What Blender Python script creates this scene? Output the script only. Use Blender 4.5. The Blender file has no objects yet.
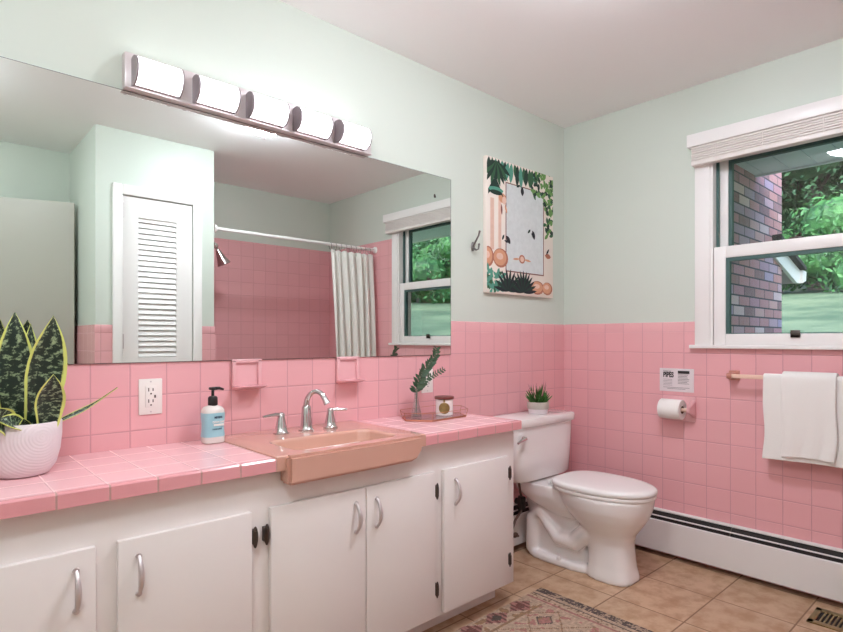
import bpy, bmesh, math, random
from mathutils import Vector, Matrix, Quaternion, noise
random.seed(7)
PI = math.pi
sc = bpy.context.scene
col = sc.collection
ORG = {}

# ------------------------------------------------------------------ materials
def lin(c):
    return tuple((v/255/12.92 if v/255 <= .04045 else ((v/255+.055)/1.055)**2.4) for v in c)+(1,)

class NT:
    def __init__(s, name):
        s.m = bpy.data.materials.new(name); s.m.use_nodes = True
        s.n = s.m.node_tree.nodes; s.l = s.m.node_tree.links
        s.b = s.n['Principled BSDF']; s.out = s.n['Material Output']
    def new(s, t, **k):
        n = s.n.new(t)
        for a, v in k.items(): setattr(n, a, v)
        return n
    def put(s, sock, v):
        if hasattr(v, 'is_output'): s.l.new(v, sock)
        else: sock.default_value = v
    def math(s, op, a, b=None, c=None, clamp=False):
        n = s.new('ShaderNodeMath', operation=op, use_clamp=clamp)
        s.put(n.inputs[0], a)
        if b is not None: s.put(n.inputs[1], b)
        if c is not None: s.put(n.inputs[2], c)
        return n.outputs[0]
    def mix(s, f, a, b):
        n = s.new('ShaderNodeMix', data_type='RGBA')
        s.put(n.inputs[0], f); s.put(n.inputs[6], a); s.put(n.inputs[7], b)
        return n.outputs[2]
    def noise(s, scale, detail=3, rough=.5, vec=None):
        n = s.new('ShaderNodeTexNoise'); n.inputs['Scale'].default_value = scale
        n.inputs['Detail'].default_value = detail; n.inputs['Roughness'].default_value = rough
        if vec is None:
            vec = s.new('ShaderNodeTexCoord').outputs['Object']
        s.l.new(vec, n.inputs['Vector'])
        return n.outputs['Fac']
    def smooth(s, v, a, b):
        n = s.new('ShaderNodeMapRange', interpolation_type='SMOOTHSTEP')
        s.put(n.inputs[0], v); n.inputs[1].default_value = a; n.inputs[2].default_value = b
        return n.outputs[0]
    def bump(s, h, strength=.3, dist=.002):
        n = s.new('ShaderNodeBump'); n.inputs['Strength'].default_value = strength
        n.inputs['Distance'].default_value = dist
        s.l.new(h, n.inputs['Height']); s.l.new(n.outputs[0], s.b.inputs['Normal'])

def mat(name, c, rough=.5, metal=0, var=0, vs=8, bump=0, bs=60, bd=.002, coat=0, spec=.5, sub=0, emit=None, es=0, trans=0):
    t = NT(name)
    base = lin(c)
    t.b.inputs['Base Color'].default_value = base
    t.b.inputs['Roughness'].default_value = rough
    t.b.inputs['Metallic'].default_value = metal
    t.b.inputs['Specular IOR Level'].default_value = spec
    t.b.inputs['Coat Weight'].default_value = coat
    if var:
        f = t.noise(vs)
        d = tuple(max(0, v*(1-var)) for v in base[:3])+(1,); u = tuple(min(1, v*(1+var)) for v in base[:3])+(1,)
        t.l.new(t.mix(f, d, u), t.b.inputs['Base Color'])
    if bump: t.bump(t.noise(bs, 4), bump, bd)
    if emit:
        t.b.inputs['Emission Color'].default_value = lin(emit); t.b.inputs['Emission Strength'].default_value = es
    return t.m

def tile_mat(name, axes, u0, v0, pu, pv, base, grout, rough=.22, gw=.0015, var=.018, soft=.005, stain=None, gd=.0016, coat=.0):
    t = NT(name)
    pos = t.new('ShaderNodeNewGeometry').outputs['Position']
    sep = t.new('ShaderNodeSeparateXYZ'); t.l.new(pos, sep.inputs[0])
    U = sep.outputs['XYZ'.index(axes[0])]; V = sep.outputs['XYZ'.index(axes[1])]
    ds, ids = [], []
    for c, o, p in ((U, u0, pu), (V, v0, pv)):
        if p is None: continue
        q = t.math('DIVIDE', t.math('SUBTRACT', c, o), p)
        fr = t.math('FRACT', q); ids.append(t.math('FLOOR', q))
        ds.append(t.math('MULTIPLY', t.math('MINIMUM', fr, t.math('SUBTRACT', 1, fr)), p))
    d = ds[0] if len(ds) == 1 else t.math('MINIMUM', ds[0], ds[1])
    face = t.smooth(d, gw*.6, gw*1.4)
    wn = t.new('ShaderNodeTexWhiteNoise', noise_dimensions='2D')
    cb = t.new('ShaderNodeCombineXYZ'); t.l.new(ids[0], cb.inputs[0])
    if len(ids) > 1: t.l.new(ids[1], cb.inputs[1])
    t.l.new(cb.outputs[0], wn.inputs['Vector'])
    b = lin(base)
    lo = tuple(v*(1-var) for v in b[:3])+(1,); hi = tuple(min(1, v*(1+var)) for v in b[:3])+(1,)
    c = t.mix(wn.outputs['Value'], lo, hi)
    if stain:
        nz = t.noise(stain[1], 5, .6, vec=pos)
        c = t.mix(t.smooth(nz, .35, .7), c, lin(stain[0]))
    c = t.mix(face, lin(grout), c)
    t.l.new(c, t.b.inputs['Base Color'])
    r = t.new('ShaderNodeMapRange'); t.l.new(face, r.inputs[0]); r.inputs[3].default_value = .8; r.inputs[4].default_value = rough
    t.l.new(r.outputs[0], t.b.inputs['Roughness'])
    t.b.inputs['Coat Weight'].default_value = coat
    h = t.smooth(d, 0, soft)
    # slight waviness and a different lean of every tile
    nz = t.noise(14, 2, .5, vec=pos)
    h2 = t.math('ADD', h, t.math('MULTIPLY', nz, .35))
    t.bump(h2, .55, gd)
    return t.m

T = .1095
M = {}
M['paint'] = mat('green_paint', (206, 213, 203), .42, bump=.08, bs=120, bd=.001)
M['ceiling'] = mat('ceiling_paint', (247, 246, 246), .8, bump=.06, bs=90, bd=.001)
PINK = (231, 171, 175); GR = (202, 146, 150)
M['tile_xz'] = tile_mat('pink_tile_xz', 'XZ', -.7596, 1.1564, T, T, PINK, GR)
M['tile_yz'] = tile_mat('pink_tile_yz', 'YZ', -.597, 1.1564, T, T, PINK, GR)
M['cap_x'] = tile_mat('pink_cap_x', 'XZ', -.7596, 0, T, None, PINK, GR)
M['cap_y'] = tile_mat('pink_cap_y', 'YZ', -.597, 0, T, None, PINK, GR)
M['counter_top'] = tile_mat('counter_tile_top', 'XY', -2.673, -.425, .1065, .1065, (241, 190, 194), (240, 202, 202), rough=.14, gw=.0014)  # same pink tile, colour and grout made paler to paint in sheen
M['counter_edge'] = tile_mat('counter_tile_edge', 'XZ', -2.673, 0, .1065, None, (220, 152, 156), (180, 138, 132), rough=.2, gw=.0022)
M['floor'] = tile_mat('floor_tile', 'XY', -.655, -.675, .303, .303, (196, 164, 136), (136, 108, 86), rough=.42, gw=.003, var=.08, soft=.008, stain=((166, 130, 98), 13))
M['white_paint'] = mat('white_cabinet_paint', (228, 220, 216), .38, var=.02, vs=3, bump=.05, bs=40, bd=.001)
M['white_gloss'] = mat('white_trim_paint', (238, 234, 232), .35)
M['mirror'] = mat('mirror_glass', (226, 232, 228), .0, 1)
M['dark_edge'] = mat('dark_edge', (60, 56, 52), .5)
M['chrome'] = mat('chrome', (205, 200, 200), .12, 1)
M['nickel'] = mat('brushed_nickel', (206, 196, 196), .38, .7)
M['cap'] = mat('satin_end_cap', (160, 150, 154), .4, .5)
M['plate'] = mat('satin_light_plate', (222, 212, 213), .35, .35)
M['pewter'] = mat('dark_pewter', (92, 84, 80), .38, 1)
M['ceramic'] = mat('white_ceramic', (235, 230, 228), .12, coat=.3)
M['seat'] = mat('white_seat_plastic', (236, 232, 230), .25)
M['sink'] = mat('salmon_enamel', (204, 154, 136), .22, coat=.7)
M['pinkceramic'] = mat('pink_ceramic', (230, 176, 180), .16, coat=.2)
M['rosebracket'] = mat('rose_bracket', (196, 132, 116), .3)
M['pinkbar'] = mat('cream_bar', (236, 200, 180), .3)
M['towel'] = mat('white_terry', (238, 234, 230), .95, bump=.5, bs=420, bd=.003)
M['curtain'] = mat('white_curtain_cloth', (238, 234, 228), .85, bump=.1, bs=200)
M['paper'] = mat('tissue_paper', (240, 236, 232), .9, bump=.1, bs=150)
M['card'] = mat('brown_card', (120, 92, 74), .9)
M['heater'] = mat('heater_white', (228, 224, 222), .42)
M['dark'] = mat('dark_slot', (34, 26, 24), .7)
M['brass'] = mat('aged_brass', (150, 130, 92), .4, .8)
M['plastic'] = mat('white_plastic', (236, 230, 224), .35)
M['slot'] = mat('slot_brown', (72, 52, 46), .6)
M['black'] = mat('black_plastic', (22, 20, 20), .3)
M['door_grey'] = mat('grey_door_paint', (178, 174, 164), .4)
M['soil'] = mat('dark_soil', (48, 36, 28), .95, var=.3, vs=60, bump=.6, bs=90)
M['potwhite'] = mat('matt_white_pot', (222, 212, 214), .7)
M['wirecopper'] = mat('copper_wire', (196, 130, 104), .3, 1)
M['wood'] = mat('red_brown_wood', (104, 48, 40), .45, var=.2, vs=30)
M['gold'] = mat('antique_gold', (150, 126, 78), .4, .6, var=.25, vs=90)
M['leaf'] = mat('green_sprig', (62, 88, 62), .55, var=.3, vs=30)
M['succulent'] = mat('succulent_green', (70, 120, 52), .5, var=.35, vs=60)
M['sucpurple'] = mat('succulent_tip', (120, 60, 76), .5)
M['potgrey'] = mat('speckled_stone', (186, 176, 166), .7, var=.18, vs=180)
M['teal'] = mat('window_gasket', (66, 96, 92), .5)
M['soffit'] = mat('soffit_vinyl', (232, 238, 244), .5)
M['wallpaper_white'] = mat('sign_white', (226, 214, 216), .5)
M['ink'] = mat('ink_black', (38, 32, 32), .6)
M['inkgrey'] = mat('ink_grey', (120, 112, 112), .6)
M['shingle'] = mat('dark_shingle', (58, 54, 56), .9, var=.3, vs=30)
M['enamel'] = mat('white_tub_enamel', (236, 232, 230), .15)
M['hose'] = mat('braided_hose', (96, 76, 70), .4, .5)
def glassmat(name, tint=(1, 1, 1, 1), f0=.05, gain=1.0):
    t = NT(name)
    lw = t.new('ShaderNodeLayerWeight')
    lw.inputs['Blend'].default_value = .5
    p = t.math('POWER', lw.outputs['Facing'], 4)
    f = t.math('ADD', t.math('MULTIPLY', p, .8*gain), f0, clamp=True)
    tr = t.new('ShaderNodeBsdfTransparent'); tr.inputs[0].default_value = tint
    gl = t.new('ShaderNodeBsdfGlossy'); gl.inputs['Roughness'].default_value = 0
    mx = t.new('ShaderNodeMixShader'); t.l.new(f, mx.inputs[0]); t.l.new(tr.outputs[0], mx.inputs[1]); t.l.new(gl.outputs[0], mx.inputs[2])
    t.l.new(mx.outputs[0], t.out.inputs['Surface'])
    return t.m
M['pane'] = glassmat('window_glass', (.97, 1, .985, 1), .04, .6)
M['glass'] = glassmat('clear_glass', (.93, .95, .95, 1), .10, 1)

def lampmat(name, c, s):
    t = NT(name)
    t.b.inputs['Base Color'].default_value = lin((240, 236, 232)); t.b.inputs['Roughness'].default_value = .4
    t.b.inputs['Emission Color'].default_value = c+(1,); t.b.inputs['Emission Strength'].default_value = s
    return t.m
M['shade'] = lampmat('lit_frosted_glass', (.905, .93, .99), 4.2)
M['dome_fill'] = lampmat('fill_dome_glass', (.875, .93, 1.0), 72)  # glow of the added fill dome only
M['dome'] = lampmat('lit_dome_glass', (.88, .93, 1.02), 84)

def brick_mat():
    t = NT('brick_wall')
    pos = t.new('ShaderNodeNewGeometry').outputs['Position']
    sep = t.new('ShaderNodeSeparateXYZ'); t.l.new(pos, sep.inputs[0])
    cb = t.new('ShaderNodeCombineXYZ'); t.l.new(t.math('ADD', sep.outputs[0], sep.outputs[1]), cb.inputs[0]); t.l.new(sep.outputs[2], cb.inputs[1])
    br = t.new('ShaderNodeTexBrick'); t.l.new(cb.outputs[0], br.inputs['Vector'])
    br.inputs['Scale'].default_value = 1; br.inputs['Brick Width'].default_value = .205; br.inputs['Row Height'].default_value = .067
    br.inputs['Mortar Size'].default_value = .006; br.inputs['Mortar Smooth'].default_value = .3; br.inputs['Bias'].default_value = -.1
    br.inputs['Color1'].default_value = (0, 0, 0, 1); br.inputs['Color2'].default_value = (1, 1, 1, 1); br.inputs['Mortar'].default_value = (.5, .5, .5, 1)
    ramp = t.new('ShaderNodeValToRGB'); e = ramp.color_ramp  # brick tones lightened and blued to imitate reflection haze on the pane
    e.elements[0].position = 0; e.elements[0].color = lin((140, 96, 100)); e.elements[1].position = 1; e.elements[1].color = lin((232, 226, 236))
    for p, c in ((.2, (196, 132, 128)), (.45, (190, 128, 140)), (.62, (166, 148, 182)), (.8, (212, 158, 154))):
        x = e.elements.new(p); x.color = lin(c)
    t.l.new(br.outputs['Color'], ramp.inputs[0])
    nz = t.noise(26, 4, .6, vec=pos)
    c = t.mix(t.math('MULTIPLY', nz, .4), ramp.outputs[0], lin((196, 178, 190)))
    c = t.mix(br.outputs['Fac'], c, lin((84, 76, 86)))
    t.l.new(c, t.b.inputs['Base Color']); t.b.inputs['Roughness'].default_value = .85
    t.bump(t.math('SUBTRACT', 1, br.outputs['Fac']), .6, .006)
    return t.m
M['brick'] = brick_mat()

def lawn_mat():
    t = NT('lawn'); pos = t.new('ShaderNodeNewGeometry').outputs['Position']
    a = t.noise(.6, 4, .6, vec=pos); b = t.noise(14, 5, .7, vec=pos)
    c = t.mix(t.smooth(a, .35, .65), lin((64, 86, 64)), lin((112, 126, 98)))  # pale patches painted in for light falling between the trees
    c = t.mix(t.math('MULTIPLY', b, .5), c, lin((56, 84, 60)))
    t.l.new(c, t.b.inputs['Base Color']); t.b.inputs['Roughness'].default_value = .95
    t.bump(b, .6, .05); return t.m
M['lawn'] = lawn_mat()
def leafmat(name, c1, c2, sc_=1.4):
    t = NT(name); pos = t.new('ShaderNodeNewGeometry').outputs['Position']
    n = t.noise(sc_, 4, .65, vec=pos)
    t.l.new(t.mix(t.smooth(n, .35, .65), lin(c1), lin(c2)), t.b.inputs['Base Color'])
    t.b.inputs['Roughness'].default_value = .6
    return t.m
M['tree_a'] = leafmat('tree_foliage_dark', (34, 72, 48), (98, 140, 104), .9)
M['tree_b'] = leafmat('tree_foliage_mid', (44, 90, 60), (122, 164, 122), .9)
M['hedge'] = leafmat('hedge_foliage', (28, 70, 38), (74, 130, 70), 3)
M['bark'] = mat('bark', (92, 84, 84), .9, var=.3, vs=6, bump=.6, bs=12, bd=.03)

def snake_mat():
    t = NT('snake_leaf')
    uv = t.new('ShaderNodeUVMap').outputs[0]
    sep = t.new('ShaderNodeSeparateXYZ'); t.l.new(uv, sep.inputs[0])
    e = t.math('ABSOLUTE', t.math('SUBTRACT', t.math('MULTIPLY', sep.outputs[0], 2), 1))
    mp = t.new('ShaderNodeMapping'); t.l.new(uv, mp.inputs[0]); mp.inputs['Scale'].default_value = (1.7, 8.5, 1)
    n = t.noise(2.2, 4, .7, vec=mp.outputs[0])
    c = t.mix(t.smooth(n, .50, .62), lin((16, 38, 28)), lin((150, 170, 130)))
    n2 = t.noise(7, 3, .6, vec=uv)
    edge = t.smooth(t.math('ADD', e, t.math('MULTIPLY', n2, .22)), .90, .97)
    c = t.mix(edge, c, lin((214, 220, 120)))
    t.l.new(c, t.b.inputs['Base Color']); t.b.inputs['Roughness'].default_value = .38
    return t.m
M['snake'] = snake_mat()
def ripple_mat():
    t = NT('rippled_white_pot')
    tc = t.new('ShaderNodeTexCoord')
    w = t.new('ShaderNodeTexWave', wave_type='RINGS', rings_direction='Y')
    mp = t.new('ShaderNodeMapping'); t.l.new(tc.outputs['Object'], mp.inputs[0]); mp.inputs['Location'].default_value = (-.03, 0, -.1)
    t.l.new(mp.outputs[0], w.inputs[0]); w.inputs['Scale'].default_value = 42; w.inputs['Distortion'].default_value = 1.2; w.inputs['Detail'].default_value = 1
    t.b.inputs['Base Color'].default_value = lin((226, 216, 218)); t.b.inputs['Roughness'].default_value = .75
    t.bump(w.outputs['Fac'], .35, .002); return t.m
M['ripple'] = ripple_mat()
M['label_blue'] = mat('pale_blue_label', (150, 196, 206), .5)
M['bottle'] = mat('milky_bottle', (222, 214, 208), .25)
M['navy'] = mat('navy_ink', (40, 62, 92), .6)
def attr_mat(name, rough=.95):
    t = NT(name); a = t.new('ShaderNodeAttribute', attribute_name='Col')
    n = t.noise(160, 3)
    t.l.new(t.mix(t.math('MULTIPLY', n, .25), a.outputs['Color'], lin((186, 168, 152))), t.b.inputs['Base Color'])
    t.b.inputs['Roughness'].default_value = rough; t.bump(n, .5, .004); return t.m
M['rug'] = attr_mat('woven_rug')

# ------------------------------------------------------------------ mesh helpers
class MB:
    def __init__(s): s.bm = bmesh.new(); s.mi = 0
    def box(s, x0, x1, y0, y1, z0, z1, bev=0, seg=2):
        x0, x1 = sorted((x0, x1)); y0, y1 = sorted((y0, y1)); z0, z1 = sorted((z0, z1))
        r = bmesh.ops.create_cube(s.bm, size=1); vs = r['verts']
        for v in vs:
            v.co = Vector(((x0+x1)/2+v.co.x*(x1-x0), (y0+y1)/2+v.co.y*(y1-y0), (z0+z1)/2+v.co.z*(z1-z0)))
        if s.mi:
            for f in {f for v in vs for f in v.link_faces}: f.material_index = s.mi
        if bev:
            es = {e for v in vs for e in v.link_edges}
            bmesh.ops.bevel(s.bm, geom=list(es), offset=bev, segments=seg, affect='EDGES', profile=.5)
        return s
    def rings(s, rings, close=True, cap=True):
        V = [[s.bm.verts.new(p) for p in r] for r in rings]
        n = len(V[0])
        for a, b in zip(V, V[1:]):
            for i in range(n if close else n-1):
                j = (i+1) % n
                f = s.bm.faces.new((a[i], a[j], b[j], b[i])); f.material_index = s.mi
        if cap:
            for r in (V[0][::-1], V[-1]):
                try: f = s.bm.faces.new(r); f.material_index = s.mi
                except ValueError: pass
        return V
    def cyl(s, p0, p1, r0, r1=None, seg=24, cap=True):
        return s.tube([p0, p1], [r0, r0 if r1 is None else r1], seg, cap)
    def tube(s, pts, r, seg=12, cap=True, flat=1):
        pts = [Vector(p) for p in pts]
        rr = r if isinstance(r, (list, tuple)) else [r]*len(pts)
        t0 = (pts[1]-pts[0]).normalized()
        u = t0.orthogonal().normalized(); out = []
        for i, p in enumerate(pts):
            a = pts[max(0, i-1)]; b = pts[min(len(pts)-1, i+1)]
            t = (b-a).normalized()
            u = (u-t*u.dot(t)).normalized(); w = t.cross(u)
            out.append([p+(u*math.cos(2*PI*k/seg)+w*math.sin(2*PI*k/seg)*flat)*rr[i] for k in range(seg)])
        s.rings(out, True, cap); return s
    def lathe(s, prof, c, seg=40, axis='z', cap=True):
        out = []
        for r, h in prof:
            ring = []
            for k in range(seg):
                a = 2*PI*k/seg; x, y = r*math.cos(a), r*math.sin(a)
                p = {'z': (x, y, h), 'x': (h, x, y), 'y': (y, h, x)}[axis]
                ring.append((c[0]+p[0], c[1]+p[1], c[2]+p[2]))
            out.append(ring)
        s.rings(out, True, cap); return s
    def prism(s, poly, axis, a, b):
        def P(u, v, w): return {'x': (w, u, v), 'y': (u, w, v), 'z': (u, v, w)}[axis]
        s.rings([[P(u, v, a) for u, v in poly], [P(u, v, b) for u, v in poly]]); return s
    def quad(s, *ps):
        f = s.bm.faces.new([s.bm.verts.new(p) for p in ps]); f.material_index = s.mi; return f
    def sphere(s, c, r, sc_=(1, 1, 1), seg=20, rot=None):
        q = bmesh.ops.create_uvsphere(s.bm, u_segments=seg, v_segments=max(6, seg//2), radius=r)
        for v in q['verts']:
            p = Vector((v.co.x*sc_[0], v.co.y*sc_[1], v.co.z*sc_[2]))
            if rot is not None: p = rot @ p
            v.co = p+Vector(c)
        if s.mi:
            for f in {f for v in q['verts'] for f in v.link_faces}: f.material_index = s.mi
        return s

def sup(cx, cy, z, a, b, n=2.0, seg=40, egg=0):
    out = []
    for k in range(seg):
        t = 2*PI*k/seg; c, s_ = math.cos(t), math.sin(t)
        x = a*math.copysign(abs(c)**(2/n), c); y = b*math.copysign(abs(s_)**(2/n), s_)
        if egg and y > 0: x *= 1
        out.append((cx+x, cy+y, z))
    return out

def thing(name, loc, label=None, cat=None, group=None, kind=None):
    o = bpy.data.objects.new(name, None); col.objects.link(o); o.location = loc
    o.empty_display_size = .05; ORG[o.name] = Vector(loc)
    return tag(o, label, cat, group, kind)
def tag(o, label=None, cat=None, group=None, kind=None):
    for k, v in (('label', label), ('category', cat), ('group', group), ('kind', kind)):
        if v: o[k] = v
    return o
def build(name, mb, m, parent=None, angle=35, smooth=True, loc=None):
    bmesh.ops.recalc_face_normals(mb.bm, faces=mb.bm.faces)
    off = ORG[parent.name] if parent is not None else Vector(loc if loc else (0, 0, 0))
    for v in mb.bm.verts: v.co -= off
    me = bpy.data.meshes.new(name); mb.bm.to_mesh(me); mb.bm.free()
    for x in (m if isinstance(m, (list, tuple)) else [m]): me.materials.append(M[x] if isinstance(x, str) else x)
    if smooth:
        me.shade_smooth(); me.set_sharp_from_angle(angle=math.radians(angle))
    o = bpy.data.objects.new(name, me); col.objects.link(o)
    ORG[o.name] = off.copy()
    if parent is not None: o.parent = parent
    else: o.location = off
    return o
def struct(name, mb, m, **k):
    return tag(build(name, mb, m, **k), kind='structure')
def dup(o, parent=None, move=None, label=None):
    kids = [c for c in bpy.data.objects if c.parent == o]
    c = o.copy(); col.objects.link(c); c.parent = parent
    ORG[c.name] = ORG[o.name]+(Vector(move) if move else Vector())
    if move: c.location = c.location+Vector(move)
    if label: c['label'] = label
    for k in kids: dup(k, c)
    return c
def text_part(name, body, m, parent, loc, size, rot, align='LEFT', sx=1, ext=.0004, bold=0):
    cu = bpy.data.curves.new(name, 'FONT'); cu.body = body; cu.size = size; cu.align_x = align; cu.extrude = ext; cu.offset = bold
    tmp = bpy.data.objects.new('tmp', cu); col.objects.link(tmp)
    dg = bpy.context.evaluated_depsgraph_get()
    me = bpy.data.meshes.new_from_object(tmp.evaluated_get(dg))
    bpy.data.objects.remove(tmp)
    me.name = name
    mx = Matrix.Translation(Vector(loc)-ORG[parent.name]) @ rot.to_4x4() @ Matrix.Diagonal((sx, 1, 1, 1))
    me.transform(mx); me.materials.clear(); me.materials.append(M[m])
    o = bpy.data.objects.new(name, me); col.objects.link(o); o.parent = parent; ORG[o.name] = ORG[parent.name].copy()
    return o
ROT_L = Matrix(((1, 0, 0), (0, 0, -1), (0, 1, 0)))          # text on a face looking to -y
ROT_R = Matrix(((0, 0, -1), (-1, 0, 0), (0, 1, 0)))         # text on a face looking to -x

# ------------------------------------------------------------------ room shell
XL, YB, H = -3.45, -2.57, 2.392
P = .006
b = MB(); b.box(XL-.1, .13, P, .12, 0, H); wl = struct('wall_left', b, 'paint')
b = MB(); b.box(XL, 0, 0, P+.002, 0, 1.1564); build('tile_wainscot', b, 'tile_xz', wl)
def capprof(t=0): return [(P+.002, 1.1564), (0, 1.1564), (0, 1.198), (.0015, 1.204), (P+.002, 1.2075)]
b = MB(); b.prism([(y, z) for y, z in capprof()], 'x', XL, 0); build('tile_cap', b, 'cap_x', wl)
WY0, WY1, WZ0, WZ1 = -1.555, -.837, 1.09, 2.06      # window opening
b = MB()
b.box(P, .13, WY1, P, 0, H); b.box(P, .13, YB-.1, WY0, 0, H); b.box(P, .13, WY0, WY1, 0, WZ0); b.box(P, .13, WY0, WY1, WZ1, H)
wr = struct('wall_right', b, 'paint')
b = MB(); b.box(0, P+.002, WY1, 0, 0, 1.1564); b.box(0, P+.002, WY0, WY1, 0, WZ0); b.box(0, P+.002, YB, WY0, 0, 1.1564)
b.box(0, P+.002, YB, -1.62, 1.1564, 1.9231); build('tile_wainscot', b, 'tile_yz', wr)
b = MB(); b.prism([(y, z) for y, z in capprof()], 'y', -.80, 0)
b.prism([(y, z) for y, z in ((P+.002, 1.9231), (0, 1.9231), (0, 1.935), (.002, 1.94), (P+.002, 1.942))], 'y', YB, -1.62)
build('tile_cap', b, 'cap_y', wr)
b = MB(); b.box(XL-.1, .13, YB-.12, YB-P, 0, H); wb = struct('wall_back', b, 'paint')
b = MB(); b.box(-1.383, 0, YB-P-.002, YB, 0, 1.9231); b.box(XL, -2.105, YB-P-.002, YB, 0, 1.1564); build('tile_wainscot', b, 'tile_xz', wb)
b = MB(); b.prism([(-y+YB, z) for y, z in ((P+.002, 1.9231), (0, 1.9231), (0, 1.935), (.002, 1.94), (P+.002, 1.942))], 'x', -1.383, 0)
b.prism([(-y+YB, z) for y, z in capprof()], 'x', XL, -2.105); build('tile_cap', b, 'cap_x', wb)
b = MB(); b.box(XL-.12, XL, YB-.1, .12, 0, H); struct('wall_near', b, 'paint')
b = MB(); b.box(XL-.1, .13, YB-.1, .12, -.1, 0); struct('floor', b, 'floor')
b = MB(); b.box(XL-.1, .13, YB-.1, .12, H, H+.12); struct('ceiling', b, 'ceiling')
# closet block
CX0, CX1, CY = -2.105, -1.383, -1.842
DX0, DX1, DZ = -1.957, -1.533, 2.0
b = MB()
b.box(CX0+P, DX0, CY-.09, CY-P, 0, H); b.box(DX1, CX1-P, CY-.09, CY-P, 0, H); b.box(DX0, DX1, CY-.09, CY-P, DZ, H)
b.box(CX0+P, CX0+.09, YB-P, CY-.09, 0, H); b.box(CX1-.09, CX1-P, YB-P, CY-.09, 0, H)
wc = struct('wall_closet', b, 'paint')
b = MB(); b.box(CX0, -2.005, CY-P-.002, CY, 0, 1.1564); b.box(-1.478, CX1, CY-P-.002, CY, 0, 1.1564)
build('tile_wainscot', b, 'tile_xz', wc)
b = MB(); b.box(CX0, CX0+P+.002, YB, CY-P-.002, 0, 1.205); b.box(CX1-P-.002, CX1, YB, CY-P-.03, 0, 1.9231); build('tile_side', b, 'tile_yz', wc)
b = MB(); b.box(CX0, -2.005, CY-P-.002, CY, 1.1564, 1.205, .003); b.box(-1.478, CX1, CY-P-.002, CY, 1.1564, 1.205, .003); build('tile_cap', b, 'cap_x', wc)
b = MB(); b.box(-2.010, DX0, CY-P, CY+.014, 0, 2.062, .004); b.box(DX1, -1.476, CY-P, CY+.014, 0, 2.062, .004); b.box(DX0, DX1, CY-P, CY+.014, DZ, 2.062, .004)
struct('trim_1', b, 'white_gloss')
# closet louvered door
d1 = thing('door_1', ((DX0+DX1)/2, CY-.01, 0), kind='structure')
x0, x1 = DX0+.004, DX1-.004; sl0, sl1 = -1.865, -1.637
b = MB()
b.box(x0, sl0, CY-.038, CY-.004, .01, DZ-.004); b.box(sl1, x1, CY-.038, CY-.004, .01, DZ-.004)
b.box(sl0, sl1, CY-.038, CY-.004, 1.872, DZ-.004); b.box(sl0, sl1, CY-.038, CY-.004, .01, .25); b.box(sl0, sl1, CY-.038, CY-.004, .93, 1.005)
build('door_frame', b, 'white_gloss', d1)
sz = [z for z in [.262+i*.0335 for i in range(20)]+[1.018+i*.0335 for i in range(26)] if z < 1.86]
s0 = None
for z in sz:
    if s0 is None:
        b = MB(); b.prism([(CY-.024, z+.021), (CY-.017, z+.0212), (CY-.006, z-.0095), (CY-.013, z-.0105)], 'x', sl0, sl1)
        s0 = build('louver', b, 'white_gloss', d1); z00 = z
    else: dup(s0, d1, (0, 0, z-z00))
b = MB(); b.cyl((x0-.001, CY+.002, 1.86), (x0-.001, CY+.002, 1.95), .006, seg=12); h0 = build('hinge', b, 'nickel', d1)
dup(h0, d1, (0, 0, -1.6)); dup(h0, d1, (0, 0, -.8))
b = MB(); b.lathe([(.006, 0), (.006, .025), (.016, .03), (.018, .045), (.010, .052)], (x1-.03, CY-.004, .95), 20, 'y'); build('door_knob', b, 'nickel', d1)
# grey entry door standing ajar against the back
A = Vector((-2.805, -2.545, 0)); B = Vector((-2.122, -2.30, 0)); dv = (B-A).normalized(); nv = Vector((-dv.y, dv.x, 0))
d2 = thing('door_2', A, kind='structure')
def slab(mb, a0, a1, n0, n1, z0, z1):
    mb.rings([[A+dv*a+nv*n+Vector((0, 0, z)) for a, n in ((a0, n0), (a1, n0), (a1, n1), (a0, n1))] for z in (z0, z1)])
b = MB(); slab(b, 0, (B-A).length, -.02, .015, .012, 2.0); build('door_leaf', b, 'door_grey', d2, angle=20)
b = MB(); q = A+dv*((B-A).length-.06)+Vector((0, 0, .95))
b.tube([q+nv*.015, q+nv*.045], [.012, .010], 16); b.sphere(q+nv*.062, .027); b.tube([q+nv*.014, q+nv*.018], [.03, .028], 20)
build('door_knob', b, 'brass', d2)
b = MB()
for z in (.25, 1.0, 1.75): b.cyl(A+Vector((-.004, 0, z)), A+Vector((-.004, 0, z+.09)), .007, seg=12)
build('hinge_pins', b, 'brass', d2)
# tile base along closet and right wall come from the wainscot; heaters stand in front of them

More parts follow.
